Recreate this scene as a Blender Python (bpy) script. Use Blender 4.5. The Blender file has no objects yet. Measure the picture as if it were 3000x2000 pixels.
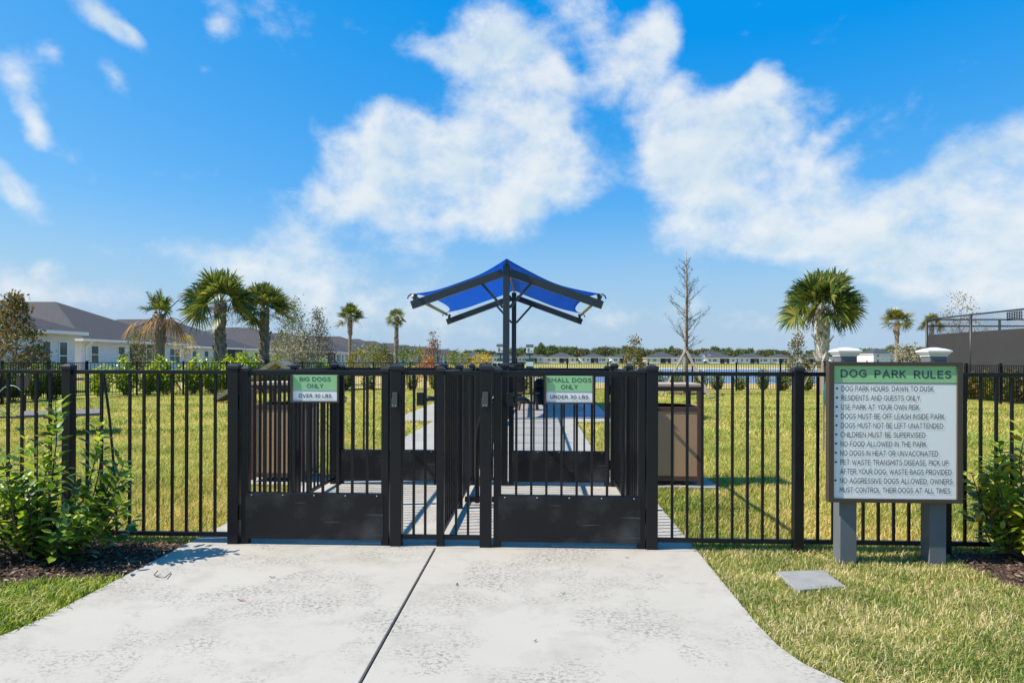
import bpy, bmesh, math, random
import numpy as np
from mathutils import Vector, Matrix

random.seed(7); RNG = np.random.default_rng(7)
SC = bpy.context.scene
COL = SC.collection
PI = math.pi; R = math.radians

# ------------------------------------------------------------------ camera
CAM_H = 1.29; FPX = 2000.0; ROLL = 0.0027; YH = 58.5; YAW = R(2.29)
cam_d = bpy.data.cameras.new('camera'); cam = bpy.data.objects.new('camera', cam_d); COL.objects.link(cam)
SC.camera = cam
cam_d.sensor_width = 36.0; cam_d.lens = 24.0; cam_d.shift_y = YH / 3000.0
cam_d.clip_start = 0.05; cam_d.clip_end = 6000
_f = Vector((-math.sin(YAW), math.cos(YAW), 0)); _r = Vector((math.cos(YAW), math.sin(YAW), 0)); _u = Vector((0, 0, 1))
_r2 = _r * math.cos(ROLL) + _u * math.sin(ROLL); _u2 = _u * math.cos(ROLL) - _r * math.sin(ROLL)
_m = Matrix((_r2, _u2, -_f)).transposed().to_4x4(); _m.translation = (0, 0, CAM_H)
cam.matrix_world = _m

def ray(px, py):
    dx, dy = px - 1500, py - 1000
    a = (dx + ROLL * dy) / FPX; b = -((dy - ROLL * dx) - YH) / FPX
    c, s = math.cos(YAW), math.sin(YAW)
    return Vector((a * c - s, a * s + c, b))
def at(px, py, z=0.0):
    r = ray(px, py); t = (z - CAM_H) / r.z
    return Vector((r.x * t, r.y * t, z))
def aty(px, py, Y):
    r = ray(px, py); t = Y / r.y
    return Vector((r.x * t, Y, CAM_H + r.z * t))
def atx(px, py, X):
    r = ray(px, py); t = X / r.x
    return Vector((X, r.y * t, CAM_H + r.z * t))

# ------------------------------------------------------------------ exposure, sun, sky
SC.view_settings.view_transform = 'Standard'; SC.view_settings.look = 'None'
SC.view_settings.exposure = 0.95; SC.view_settings.gamma = 1.0
SUN_T = Vector((0.984, 0.179, -1.03)).normalized()          # the way the light travels
sd = bpy.data.lights.new('sun', 'SUN'); sd.energy = 4.2; sd.angle = R(0.5); sd.color = (1.0, 0.935, 0.82)
sun = bpy.data.objects.new('sun', sd); COL.objects.link(sun)
sun.rotation_euler = SUN_T.to_track_quat('-Z', 'Y').to_euler(); sun.location = (-30, -8, 40)
SUN_EL = math.asin(-SUN_T.z); SUN_AZ = math.atan2(-SUN_T.x, -SUN_T.y)

W = bpy.data.worlds.new('World'); SC.world = W; W.use_nodes = True
def build_world():
    nt = W.node_tree; nt.nodes.clear(); N = nt.nodes.new; L = nt.links.new
    out = N('ShaderNodeOutputWorld'); bg = N('ShaderNodeBackground'); bg.inputs['Strength'].default_value = 0.075
    sky = N('ShaderNodeTexSky'); sky.sky_type = 'NISHITA'; sky.sun_disc = False
    sky.sun_elevation = SUN_EL; sky.sun_rotation = SUN_AZ
    sky.air_density = 1.0; sky.dust_density = 0.6; sky.ozone_density = 2.0; sky.altitude = 10
    # colour grade of the physical sky towards the photograph's deep blue, one range per channel
    sp_ = N('ShaderNodeSeparateColor'); L(sky.outputs['Color'], sp_.inputs[0]); hs = N('ShaderNodeCombineColor')
    for i, (f0, f1, t0, t1) in enumerate(SKY_GRADE):
        g_ = N('ShaderNodeMapRange'); g_.inputs['From Min'].default_value = f0; g_.inputs['From Max'].default_value = f1
        g_.inputs['To Min'].default_value = t0; g_.inputs['To Max'].default_value = t1; L(sp_.outputs[i], g_.inputs['Value']); L(g_.outputs[0], hs.inputs[i])
    tc = N('ShaderNodeTexCoord'); sep = N('ShaderNodeSeparateXYZ'); L(tc.outputs['Generated'], sep.inputs[0])
    def math_(op, a, b=None, clamp=False):
        n = N('ShaderNodeMath'); n.operation = op; n.use_clamp = clamp
        for i, v in enumerate((a, b)):
            if v is None: continue
            if isinstance(v, (int, float)): n.inputs[i].default_value = v
            else: L(v, n.inputs[i])
        return n.outputs[0]
    az = math_('ARCTAN2', sep.outputs[0], sep.outputs[1]); el = math_('ARCSINE', sep.outputs[2])
    comb = N('ShaderNodeCombineXYZ'); L(az, comb.inputs[0]); L(el, comb.inputs[1])
    # gently warped coordinates so cloud outlines are ragged
    wn = N('ShaderNodeTexNoise'); wn.inputs['Scale'].default_value = 5.5; wn.inputs['Detail'].default_value = 3
    L(tc.outputs['Generated'], wn.inputs['Vector'])
    sub = N('ShaderNodeVectorMath'); sub.operation = 'SUBTRACT'; sub.inputs[1].default_value = (0.5, 0.5, 0.5); L(wn.outputs['Color'], sub.inputs[0])
    sc = N('ShaderNodeVectorMath'); sc.operation = 'SCALE'; sc.inputs['Scale'].default_value = 0.075; L(sub.outputs[0], sc.inputs[0])
    add = N('ShaderNodeVectorMath'); add.operation = 'ADD'; L(comb.outputs[0], add.inputs[0]); L(sc.outputs[0], add.inputs[1])
    tot = None
    for (px, py, rx, ry, rot, w) in CLOUDS:
        d = ray(px, py).normalized()
        mp = N('ShaderNodeMapping'); mp.vector_type = 'TEXTURE'
        mp.inputs['Location'].default_value = (math.atan2(d.x, d.y), math.asin(d.z), 0)
        k = 1.0 / (1.0 + ((px - 1500) / FPX) ** 2)
        mp.inputs['Rotation'].default_value = (0, 0, -R(rot))
        mp.inputs['Scale'].default_value = (rx / FPX * k * 1.13, ry / FPX * (k ** .5) * 1.13, 1)
        L(add.outputs[0], mp.inputs['Vector'])
        g = N('ShaderNodeTexGradient'); g.gradient_type = 'SPHERICAL'; L(mp.outputs[0], g.inputs['Vector'])
        v = math_('MULTIPLY', g.outputs['Fac'], w)
        tot = v if tot is None else math_('ADD', tot, v)
    def fbm(vec, scale, detail, rough):
        n = N('ShaderNodeTexNoise'); n.inputs['Scale'].default_value = scale; n.inputs['Detail'].default_value = detail; n.inputs['Roughness'].default_value = rough
        n.inputs['Distortion'].default_value = 0.15; L(vec, n.inputs['Vector']); return math_('SUBTRACT', n.outputs['Fac'], 0.5)
    mp2 = N('ShaderNodeMapping'); mp2.inputs['Scale'].default_value = (1, 1, 1.35); L(tc.outputs['Generated'], mp2.inputs['Vector'])
    mp3 = N('ShaderNodeMapping'); mp3.inputs['Scale'].default_value = (1, 1, 1.35); mp3.inputs['Location'].default_value = (-.020, 0, .030); L(tc.outputs['Generated'], mp3.inputs['Vector'])
    n1 = fbm(mp2.outputs[0], 7.5, 10, .62); n1b = fbm(mp3.outputs[0], 7.5, 4, .5); n2 = fbm(mp2.outputs[0], 24, 7, .6)
    nn = math_('ADD', math_('MULTIPLY', n1, 2.1), math_('MULTIPLY', n2, 0.75))
    tcap = math_('MINIMUM', tot, 0.80)
    dens = math_('ADD', math_('MULTIPLY', tcap, 1.25), nn)
    mr = N('ShaderNodeMapRange'); mr.interpolation_type = 'SMOOTHSTEP'
    mr.inputs['From Min'].default_value = 0.20; mr.inputs['From Max'].default_value = 1.27; L(dens, mr.inputs['Value'])
    mask = math_('MULTIPLY', mr.outputs[0], 0.94)
    # far haze low over the horizon
    hz = N('ShaderNodeMapRange'); hz.inputs['From Min'].default_value = 0.0; hz.inputs['From Max'].default_value = 0.24
    hz.inputs['To Min'].default_value = 0.85; hz.inputs['To Max'].default_value = 0.0; hz.interpolation_type = 'SMOOTHSTEP'; L(el, hz.inputs['Value'])
    m1 = N('ShaderNodeMixRGB'); m1.inputs['Color2'].default_value = HAZE_COL; L(hz.outputs[0], m1.inputs['Fac']); L(hs.outputs[0], m1.inputs['Color1'])
    # sides away from the light are a little greyer and bluer
    lit = N('ShaderNodeMapRange'); lit.interpolation_type = 'SMOOTHSTEP'; lit.inputs['From Min'].default_value = -0.10; lit.inputs['From Max'].default_value = 0.20
    L(math_('ADD', math_('SUBTRACT', n1b, n1), math_('MULTIPLY', math_('SUBTRACT', dens, 0.9), 0.22)), lit.inputs['Value'])
    cm = N('ShaderNodeMixRGB'); cm.inputs['Color1'].default_value = CLOUD_A; cm.inputs['Color2'].default_value = CLOUD_B; L(lit.outputs[0], cm.inputs['Fac'])
    m2 = N('ShaderNodeMixRGB'); L(mask, m2.inputs['Fac']); L(m1.outputs[0], m2.inputs['Color1']); L(cm.outputs[0], m2.inputs['Color2'])
    L(m2.outputs[0], bg.inputs['Color']); L(bg.outputs[0], out.inputs['Surface'])
SKY_GRADE = ((1.2, 5.4, .02, 3.5), (2.0, 5.4, 2.12, 4.5), (3.7, 6.0, 5.85, 6.6))
HAZE_COL = (2.95, 4.1, 5.15, 1); CLOUD_A = (5.9, 6.2, 6.4, 1); CLOUD_B = (4.5, 5.4, 6.0, 1)
CLOUDS = [  # px, py, rx, ry, rotation, weight: where each cloud stands in the sky
    (290, 45, 170, 62, 35, .9), (355, 100, 80, 40, 25, .55), (50, 235, 130, 75, 60, .7), (115, 365, 90, 45, 50, .7), (310, 235, 110, 42, 45, .65), (55, 550, 170, 66, 32, 1.0),
    (150, 150, 70, 60, 30, .5), (590, 180, 50, 60, 70, .55), (640, 40, 70, 60, 50, .5), (510, 230, 40, 50, 60, .45), (920, 370, 50, 40, 30, .35),
    (1720, 60, 180, 100, 30, .7), (1500, 160, 200, 110, 20, 1.1), (1280, 165, 140, 55, 12, .75), (1920, 100, 110, 85, -45, 1.15), (1800, 210, 140, 85, -20, .9), (1540, 260, 230, 90, 10, .7), (1950, 230, 110, 60, -20, .45),
    (1400, 480, 420, 210, 8, 1.15), (1250, 540, 300, 190, 15, 1.0), (1560, 420, 260, 190, 40, .9), (1130, 660, 200, 110, 30, .6), (1010, 465, 110, 60, 25, .8), (950, 560, 130, 80, 35, .6), (1180, 380, 110, 70, 20, .5),
    (2230, 370, 230, 130, 0, 1.0), (2060, 420, 300, 190, 30, .9), (2100, 560, 330, 190, 15, .9), (2350, 620, 330, 170, 20, .95), (1950, 360, 140, 120, 30, .45), (2150, 700, 260, 120, 10, .6), (2430, 500, 130, 90, 35, .5),
    (2980, 520, 360, 200, -25, 1.3), (2750, 660, 330, 180, -10, 1.1), (2960, 760, 400, 230, 15, 1.4), (2640, 720, 260, 130, 20, .7), (2600, 640, 170, 130, 0, .6),
    (2230, 255, 100, 50, -35, .75), (2430, 395, 90, 40, -30, .5), (2290, 270, 50, 35, 0, .4),
    (1000, 860, 620, 160, 8, .62), (900, 690, 220, 110, 25, .6), (700, 780, 330, 90, 10, .45), (60, 850, 300, 120, 10, .5), (300, 860, 260, 60, 0, .35), (1750, 950, 480, 80, 0, .40), (2300, 950, 340, 80, 0, .36), (150, 770, 60, 50, 0, .4)]
build_world()

# ------------------------------------------------------------------ materials
MATS = {}
def mat(name, col, rough=0.6, metal=0.0, var=0.0, vscale=6.0, bump=0.0, bscale=60.0, spec=0.5, coat=0.0, detail=5.0, col2=None):
    if name in MATS: return MATS[name]
    m = bpy.data.materials.new(name); m.use_nodes = True; nt = m.node_tree; b = nt.nodes['Principled BSDF']
    b.inputs['Base Color'].default_value = (*col, 1); b.inputs['Roughness'].default_value = rough; b.inputs['Metallic'].default_value = metal
    b.inputs['Specular IOR Level'].default_value = spec
    tc = nt.nodes.new('ShaderNodeTexCoord')
    if var > 0 or col2 is not None:
        n = nt.nodes.new('ShaderNodeTexNoise'); n.inputs['Scale'].default_value = vscale; n.inputs['Detail'].default_value = detail; n.inputs['Roughness'].default_value = .65
        nt.links.new(tc.outputs['Object'], n.inputs['Vector'])
        cr = nt.nodes.new('ShaderNodeValToRGB'); cr.color_ramp.elements[0].position = .32; cr.color_ramp.elements[1].position = .68
        a = tuple(max(0, c * (1 - var)) for c in col); c2 = col2 if col2 else tuple(min(1, c * (1 + var)) for c in col)
        cr.color_ramp.elements[0].color = (*a, 1); cr.color_ramp.elements[1].color = (*c2, 1)
        nt.links.new(n.outputs['Fac'], cr.inputs['Fac']); nt.links.new(cr.outputs['Color'], b.inputs['Base Color'])
    if bump > 0:
        n2 = nt.nodes.new('ShaderNodeTexNoise'); n2.inputs['Scale'].default_value = bscale; n2.inputs['Detail'].default_value = 4
        nt.links.new(tc.outputs['Object'], n2.inputs['Vector'])
        bp = nt.nodes.new('ShaderNodeBump'); bp.inputs['Strength'].default_value = bump; bp.inputs['Distance'].default_value = 0.01
        nt.links.new(n2.outputs['Fac'], bp.inputs['Height']); nt.links.new(bp.outputs['Normal'], b.inputs['Normal'])
    MATS[name] = m; return m

def leaf_mat(name, cols, rough=0.5, trans=0.3, spec=0.35, patch=0.0, pscale=0.6):
    """foliage: every leaf takes its own colour from a ramp; thin leaves let some light through"""
    if name in MATS: return MATS[name]
    m = bpy.data.materials.new(name); m.use_nodes = True; nt = m.node_tree; b = nt.nodes['Principled BSDF']
    g = nt.nodes.new('ShaderNodeNewGeometry'); cr = nt.nodes.new('ShaderNodeValToRGB')
    while len(cr.color_ramp.elements) < len(cols): cr.color_ramp.elements.new(.5)
    for i, (p, c) in enumerate(cols):
        cr.color_ramp.elements[i].position = p; cr.color_ramp.elements[i].color = (*c, 1)
    if patch > 0:
        tc = nt.nodes.new('ShaderNodeTexCoord'); n = nt.nodes.new('ShaderNodeTexNoise'); n.inputs['Scale'].default_value = pscale; n.inputs['Detail'].default_value = 4
        nt.links.new(tc.outputs['Object'], n.inputs['Vector'])
        mr = nt.nodes.new('ShaderNodeMapRange'); mr.inputs['From Min'].default_value = .3; mr.inputs['From Max'].default_value = .7
        mr.inputs['To Min'].default_value = -patch; mr.inputs['To Max'].default_value = patch
        nt.links.new(n.outputs['Fac'], mr.inputs['Value'])
        ad = nt.nodes.new('ShaderNodeMath'); ad.operation = 'ADD'; ad.use_clamp = True
        nt.links.new(g.outputs['Random Per Island'], ad.inputs[0]); nt.links.new(mr.outputs[0], ad.inputs[1]); nt.links.new(ad.outputs[0], cr.inputs['Fac'])
    else:
        nt.links.new(g.outputs['Random Per Island'], cr.inputs['Fac'])
    nt.links.new(cr.outputs['Color'], b.inputs['Base Color']); b.inputs['Roughness'].default_value = rough; b.inputs['Specular IOR Level'].default_value = spec
    if trans > 0:
        t = nt.nodes.new('ShaderNodeBsdfTranslucent'); mx = nt.nodes.new('ShaderNodeMixShader'); mx.inputs[0].default_value = trans
        br = nt.nodes.new('ShaderNodeMixRGB'); br.blend_type = 'MULTIPLY'; br.inputs['Fac'].default_value = 1; br.inputs['Color2'].default_value = (1.6, 1.5, .8, 1)
        nt.links.new(cr.outputs['Color'], br.inputs['Color1']); nt.links.new(br.outputs[0], t.inputs['Color'])
        o = nt.nodes['Material Output']; nt.links.new(b.outputs[0], mx.inputs[1]); nt.links.new(t.outputs[0], mx.inputs[2]); nt.links.new(mx.outputs[0], o.inputs['Surface'])
    MATS[name] = m; return m

def scuffed_black():
    m = mat('black_paint_panel', (.0085, .0085, .0095), .45, var=.35, spec=.3, vscale=3, bump=.05, bscale=25)
    nt = m.node_tree; b = nt.nodes['Principled BSDF']; tc = nt.nodes.new('ShaderNodeTexCoord')
    mp = nt.nodes.new('ShaderNodeMapping'); mp.inputs['Scale'].default_value = (2.2, 1, 55); nt.links.new(tc.outputs['Object'], mp.inputs['Vector'])
    n = nt.nodes.new('ShaderNodeTexNoise'); n.inputs['Scale'].default_value = 1.3; n.inputs['Detail'].default_value = 3; n.inputs['Distortion'].default_value = .6
    nt.links.new(mp.outputs[0], n.inputs['Vector'])
    cr = nt.nodes.new('ShaderNodeValToRGB'); cr.color_ramp.elements[0].position = .66; cr.color_ramp.elements[1].position = .73
    cr.color_ramp.elements[0].color = (0, 0, 0, 1); cr.color_ramp.elements[1].color = (.55, .55, .55, 1); nt.links.new(n.outputs['Fac'], cr.inputs['Fac'])
    n3 = nt.nodes.new('ShaderNodeTexNoise'); n3.inputs['Scale'].default_value = 4; n3.inputs['Detail'].default_value = 6; nt.links.new(tc.outputs['Object'], n3.inputs['Vector'])
    cr3 = nt.nodes.new('ShaderNodeValToRGB'); cr3.color_ramp.elements[0].position = .5; cr3.color_ramp.elements[1].position = .8
    cr3.color_ramp.elements[1].color = (.35, .35, .35, 1); nt.links.new(n3.outputs['Fac'], cr3.inputs['Fac'])
    ad = nt.nodes.new('ShaderNodeMixRGB'); ad.blend_type = 'ADD'; ad.inputs['Fac'].default_value = 1
    nt.links.new(cr.outputs[0], ad.inputs['Color1']); nt.links.new(cr3.outputs[0], ad.inputs['Color2'])
    mx = nt.nodes.new('ShaderNodeMixRGB'); mx.inputs['Color2'].default_value = (.15, .148, .145, 1)
    old = b.inputs['Base Color'].links[0].from_socket; nt.links.new(old, mx.inputs['Color1']); nt.links.new(ad.outputs[0], mx.inputs['Fac'])
    nt.links.new(mx.outputs[0], b.inputs['Base Color'])
    return m

def concrete(name, base, stain):
    m = bpy.data.materials.new(name); m.use_nodes = True; nt = m.node_tree; b = nt.nodes['Principled BSDF']; b.inputs['Roughness'].default_value = .85
    b.inputs['Specular IOR Level'].default_value = .25
    tc = nt.nodes.new('ShaderNodeTexCoord')
    def noise(s, d, r=.6, dist=0.0, stretch=None):
        n = nt.nodes.new('ShaderNodeTexNoise'); n.inputs['Scale'].default_value = s; n.inputs['Detail'].default_value = d; n.inputs['Roughness'].default_value = r; n.inputs['Distortion'].default_value = dist
        if stretch:
            mp = nt.nodes.new('ShaderNodeMapping'); mp.inputs['Scale'].default_value = stretch; nt.links.new(tc.outputs['Object'], mp.inputs[0]); nt.links.new(mp.outputs[0], n.inputs['Vector'])
        else: nt.links.new(tc.outputs['Object'], n.inputs['Vector'])
        return n.outputs['Fac']
    def ramp(f, p0, p1, c0=(0, 0, 0, 1), c1=(1, 1, 1, 1)):
        r = nt.nodes.new('ShaderNodeValToRGB'); r.color_ramp.elements[0].position = p0; r.color_ramp.elements[1].position = p1
        r.color_ramp.elements[0].color = c0; r.color_ramp.elements[1].color = c1; nt.links.new(f, r.inputs['Fac']); return r.outputs[0]
    def mul(a, c):
        x = nt.nodes.new('ShaderNodeMath'); x.operation = 'MULTIPLY'; nt.links.new(a, x.inputs[0])
        if isinstance(c, float): x.inputs[1].default_value = c
        else: nt.links.new(c, x.inputs[1])
        return x.outputs[0]
    big = ramp(noise(.9, 6, .6, .4), .3, .7, (base[0] * .92, base[1] * .915, base[2] * .90, 1), (*base, 1))
    speck = ramp(noise(230, 3, .7), .30, .70, (.90, .90, .90, 1), (1.05, 1.05, 1.05, 1))
    sm = nt.nodes.new('ShaderNodeMixRGB'); sm.blend_type = 'MULTIPLY'; sm.inputs['Fac'].default_value = 1; nt.links.new(big, sm.inputs['Color1']); nt.links.new(speck, sm.inputs['Color2'])
    # worn flakes: fine grain gathered in patches, soft dirt, and small dark specks
    grain = ramp(noise(44, 9, .72, .4, (1.0, 1.25, 1)), .505, .55)
    patch = ramp(noise(1.7, 6, .68, .35), .47, .62)
    flakes = mul(mul(grain, patch), stain)
    dirt = mul(ramp(noise(2.6, 9, .72, .25), .50, .76), stain * .7)
    dots = mul(ramp(noise(70, 2, .5), .735, .76), stain * .8)
    m1 = nt.nodes.new('ShaderNodeMixRGB'); m1.inputs['Color2'].default_value = (base[0] * .52, base[1] * .52, base[2] * .52, 1); nt.links.new(flakes, m1.inputs['Fac']); nt.links.new(sm.outputs[0], m1.inputs['Color1'])
    m2 = nt.nodes.new('ShaderNodeMixRGB'); m2.inputs['Color2'].default_value = (base[0] * .70, base[1] * .69, base[2] * .67, 1); nt.links.new(dirt, m2.inputs['Fac']); nt.links.new(m1.outputs[0], m2.inputs['Color1'])
    m3 = nt.nodes.new('ShaderNodeMixRGB'); m3.inputs['Color2'].default_value = (.09, .075, .06, 1); nt.links.new(dots, m3.inputs['Fac']); nt.links.new(m2.outputs[0], m3.inputs['Color1'])
    nt.links.new(m3.outputs[0], b.inputs['Base Color'])
    bp = nt.nodes.new('ShaderNodeBump'); bp.inputs['Strength'].default_value = .25; bp.inputs['Distance'].default_value = .004
    nt.links.new(noise(160, 3), bp.inputs['Height']); nt.links.new(bp.outputs[0], b.inputs['Normal'])
    MATS[name] = m; return m

BLACK = mat('black_powder_coat', (.0062, .0068, .009), .40, var=.25, spec=.32, vscale=5, bump=.03, bscale=300)
PANEL = scuffed_black()
CAPM = mat('black_cap_plastic', (.018, .02, .024), .5, spec=.35)
STEEL = mat('galvanised_steel', (.55, .56, .57), .35, .9)
LOCKM = mat('grey_lock_plastic', (.055, .055, .06), .5)
CONC = concrete('pale_concrete', (.425, .394, .345), 1.3)
CONC2 = concrete('path_concrete', (.36, .343, .312), .7)
COVERM = mat('grey_cover', (.25, .247, .238), .8, var=.12, vscale=9, bump=.1, bscale=120)
WHITE = mat('white_paint', (.80, .80, .79), .5)
POSTG = mat('slate_blue_vinyl', (.105, .122, .136), .55, var=.08, vscale=4)
BRONZE = mat('bronze_frame', (.055, .040, .030), .45)
SIGNW = mat('sign_white', (.80, .79, .78), .45)
SIGNG = mat('sign_green', (.27, .52, .24), .45)
INK = mat('sign_ink', (.020, .028, .045), .5)
INKG = mat('sign_ink_green', (.045, .09, .085), .5)
BROWN = mat('brown_recycled_plastic', (.085, .040, .030), .55, var=.15, vscale=20)
TAN = mat('tan_recycled_plastic', (.42, .25, .14), .6, var=.06, vscale=30, bump=.05, bscale=200)
HOODT = mat('tan_hood_plastic', (.42, .31, .23), .6)
LINER = mat('black_liner', (.01, .01, .012), .3)
STUCCO = mat('white_stucco', (.68, .69, .70), .85, var=.05, vscale=2, bump=.15, bscale=40)
STUCCO2 = mat('cream_stucco', (.66, .63, .57), .85, var=.05, vscale=2)
STUCCO3 = mat('grey_stucco', (.46, .46, .46), .85, var=.05, vscale=2)
TRIMW = mat('white_trim', (.78, .78, .77), .5)
GLASS = mat('window_glass', (.035, .085, .085), .08, spec=.8)  # teal base colour paints a slight reflection into the panes
SCREENM = mat('lanai_screen_shade', (.02, .023, .026), .7)  # near-black colour paints in the shade of the recess behind the screen
WATER = mat('lake_water', (.05, .12, .23), .18, spec=.5, bump=1.0, bscale=.9)
for _n in WATER.node_tree.nodes:
    if _n.type == 'BUMP': _n.inputs['Distance'].default_value = .5
BLUEPAD = mat('blue_coated_pad', (.055, .21, .32), .55, var=.15, vscale=2.5)
WOOD = mat('weathered_wood', (.23, .19, .15), .85, var=.25, vscale=14, bump=.2, bscale=60)
STAKE = mat('grey_wood_stake', (.19, .165, .14), .85, var=.2, vscale=20)
STEELBLUE = mat('navy_steel_post', (.022, .032, .042), .4, var=.1)
WIND = mat('grey_windscreen', (.040, .039, .043), .9, var=.12, vscale=1.2, bump=.2, bscale=90)
GREENP = mat('green_plastic', (.012, .10, .07), .35)
DARKG = mat('dark_green_sign', (.010, .045, .035), .5)
TBROWN = mat('agility_table_plastic', (.16, .13, .12), .65, var=.2, vscale=6)
BARK = mat('grey_bark', (.20, .165, .13), .9, var=.35, vscale=9, bump=.5, bscale=40)
BARK2 = mat('pale_bark', (.25, .22, .19), .9, var=.35, vscale=9, bump=.4, bscale=50)
PALMT = mat('palm_trunk', (.20, .155, .12), .9, var=.35, vscale=8, bump=.7, bscale=30)
BOOT = mat('palm_boots', (.20, .165, .135), .85, var=.5, vscale=5, bump=.3, bscale=50)
BOOTW = mat('white_palm_boots', (.46, .42, .38), .85, var=.5, vscale=5, bump=.3, bscale=50)
TWIG = mat('brown_twig', (.085, .06, .043), .9)

def roofing(name, c):
    m = mat(name, c, .9, var=.22, vscale=3.2, detail=9)
    nt = m.node_tree; b = nt.nodes['Principled BSDF']; tc = nt.nodes.new('ShaderNodeTexCoord')
    wv = nt.nodes.new('ShaderNodeTexWave'); wv.wave_type = 'BANDS'; wv.bands_direction = 'Z'; wv.inputs['Scale'].default_value = 4.5; wv.inputs['Distortion'].default_value = 1.5; wv.inputs['Detail'].default_value = 4; wv.inputs['Detail Scale'].default_value = 6
    nt.links.new(tc.outputs['Object'], wv.inputs['Vector'])
    mx = nt.nodes.new('ShaderNodeMixRGB'); mx.blend_type = 'MULTIPLY'; mx.inputs['Fac'].default_value = .35
    old = b.inputs['Base Color'].links[0].from_socket; nt.links.new(old, mx.inputs['Color1']); nt.links.new(wv.outputs['Color'], mx.inputs['Color2']); nt.links.new(mx.outputs[0], b.inputs['Base Color'])
    return m
ROOF = roofing('charcoal_shingles', (.058, .053, .058)); ROOF2 = roofing('slate_shingles', (.055, .060, .072))

# ------------------------------------------------------------------ mesh builders
ORG = {}
class MB:
    def __init__(s): s.v = []; s.f = []
    def add(s, vs, fs):
        o = len(s.v); s.v += [tuple(p) for p in vs]; s.f += [tuple(i + o for i in f) for f in fs]; return s
    def box(s, c, d, rot=None):
        x, y, z = d[0] / 2, d[1] / 2, d[2] / 2
        vs = [Vector(p) for p in ((-x, -y, -z), (x, -y, -z), (x, y, -z), (-x, y, -z), (-x, -y, z), (x, -y, z), (x, y, z), (-x, y, z))]
        if rot is not None: vs = [rot @ p for p in vs]
        c = Vector(c)
        return s.add([p + c for p in vs], [(0, 3, 2, 1), (4, 5, 6, 7), (0, 1, 5, 4), (1, 2, 6, 5), (2, 3, 7, 6), (3, 0, 4, 7)])
    def span(s, x0, x1, y0, y1, z0, z1):
        return s.box(((x0 + x1) / 2, (y0 + y1) / 2, (z0 + z1) / 2), (abs(x1 - x0), abs(y1 - y0), abs(z1 - z0)))
    def beam(s, p0, p1, w, h, up=(0, 0, 1)):
        p0, p1 = Vector(p0), Vector(p1); d = (p1 - p0); l = d.length; d.normalize(); u = Vector(up)
        sd_ = d.cross(u)
        if sd_.length < 1e-4: sd_ = d.cross(Vector((0, 1, 0)))
        sd_.normalize(); u = sd_.cross(d)
        rot = Matrix((d, sd_, u)).transposed()
        return s.box((p0 + p1) / 2, (l, w, h), rot)
    def tube(s, pts, rad, n=8, cap=True):
        pts = [Vector(p) for p in pts]
        if isinstance(rad, (int, float)): rad = [rad] * len(pts)
        vs = []; fs = []; prev = None
        for i, p in enumerate(pts):
            t = (pts[min(i + 1, len(pts) - 1)] - pts[max(i - 1, 0)]).normalized()
            a = prev if prev is not None else (Vector((1, 0, 0)) if abs(t.x) < .8 else Vector((0, 1, 0)))
            a = (a - t * a.dot(t)).normalized(); b = t.cross(a); prev = a
            for k in range(n):
                th = 2 * PI * k / n; vs.append(p + (a * math.cos(th) + b * math.sin(th)) * rad[i])
        for i in range(len(pts) - 1):
            for k in range(n):
                k2 = (k + 1) % n; fs.append((i * n + k, i * n + k2, (i + 1) * n + k2, (i + 1) * n + k))
        if cap: fs.append(tuple(range(n - 1, -1, -1))); fs.append(tuple(range((len(pts) - 1) * n, len(pts) * n)))
        return s.add(vs, fs)
    def prism(s, poly, z0, z1):
        n = len(poly); vs = [(x, y, z0) for x, y in poly] + [(x, y, z1) for x, y in poly]
        fs = [tuple(range(n - 1, -1, -1)), tuple(range(n, 2 * n))] + [(i, (i + 1) % n, n + (i + 1) % n, n + i) for i in range(n)]
        return s.add(vs, fs)
    def rings(s, secs, n=None):
        """stack of closed sections with equal point counts"""
        n = len(secs[0]); vs = [p for q in secs for p in q]; fs = []
        for i in range(len(secs) - 1):
            for k in range(n): fs.append((i * n + k, i * n + (k + 1) % n, (i + 1) * n + (k + 1) % n, (i + 1) * n + k))
        fs.append(tuple(range(n - 1, -1, -1))); fs.append(tuple(range((len(secs) - 1) * n, len(secs) * n)))
        return s.add(vs, fs)
    def build(s, name, m, parent=None, loc=None, smooth=False, bevel=0.0):
        return link_mesh(name, s.v, s.f, m, parent, loc, smooth, bevel)
def link_mesh(name, v, f, m, parent=None, loc=None, smooth=False, bevel=0.0):
    me = bpy.data.meshes.new(name); o = bpy.data.objects.new(name, me); COL.objects.link(o)
    org = ORG[parent.name] if parent else Vector(loc or (0, 0, 0))
    va = np.asarray(v, dtype=float).reshape(-1, 3) - np.array(org)
    if isinstance(f, np.ndarray):
        k = f.shape[1]; me.vertices.add(len(va)); me.vertices.foreach_set('co', va.ravel())
        me.loops.add(f.size); me.loops.foreach_set('vertex_index', f.ravel().astype(np.int32))
        me.polygons.add(len(f)); me.polygons.foreach_set('loop_start', np.arange(0, f.size, k, dtype=np.int32))
        me.polygons.foreach_set('loop_total', np.full(len(f), k, dtype=np.int32)); me.update(calc_edges=True)
    else:
        me.from_pydata(va.tolist(), [], f); me.update()
    if smooth: me.polygons.foreach_set('use_smooth', np.ones(len(me.polygons), dtype=bool))
    me.materials.append(m)
    if parent: o.parent = parent
    else: o.location = org
    ORG[o.name] = Vector(org)
    if bevel > 0:
        b = o.modifiers.new('bevel', 'BEVEL'); b.width = bevel; b.segments = 2; b.limit_method = 'ANGLE'
    return o
def tag(o, label=None, cat=None, group=None, kind=None):
    if label: o['label'] = label
    if cat: o['category'] = cat
    if group: o['group'] = group
    if kind: o['kind'] = kind
    return o
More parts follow.
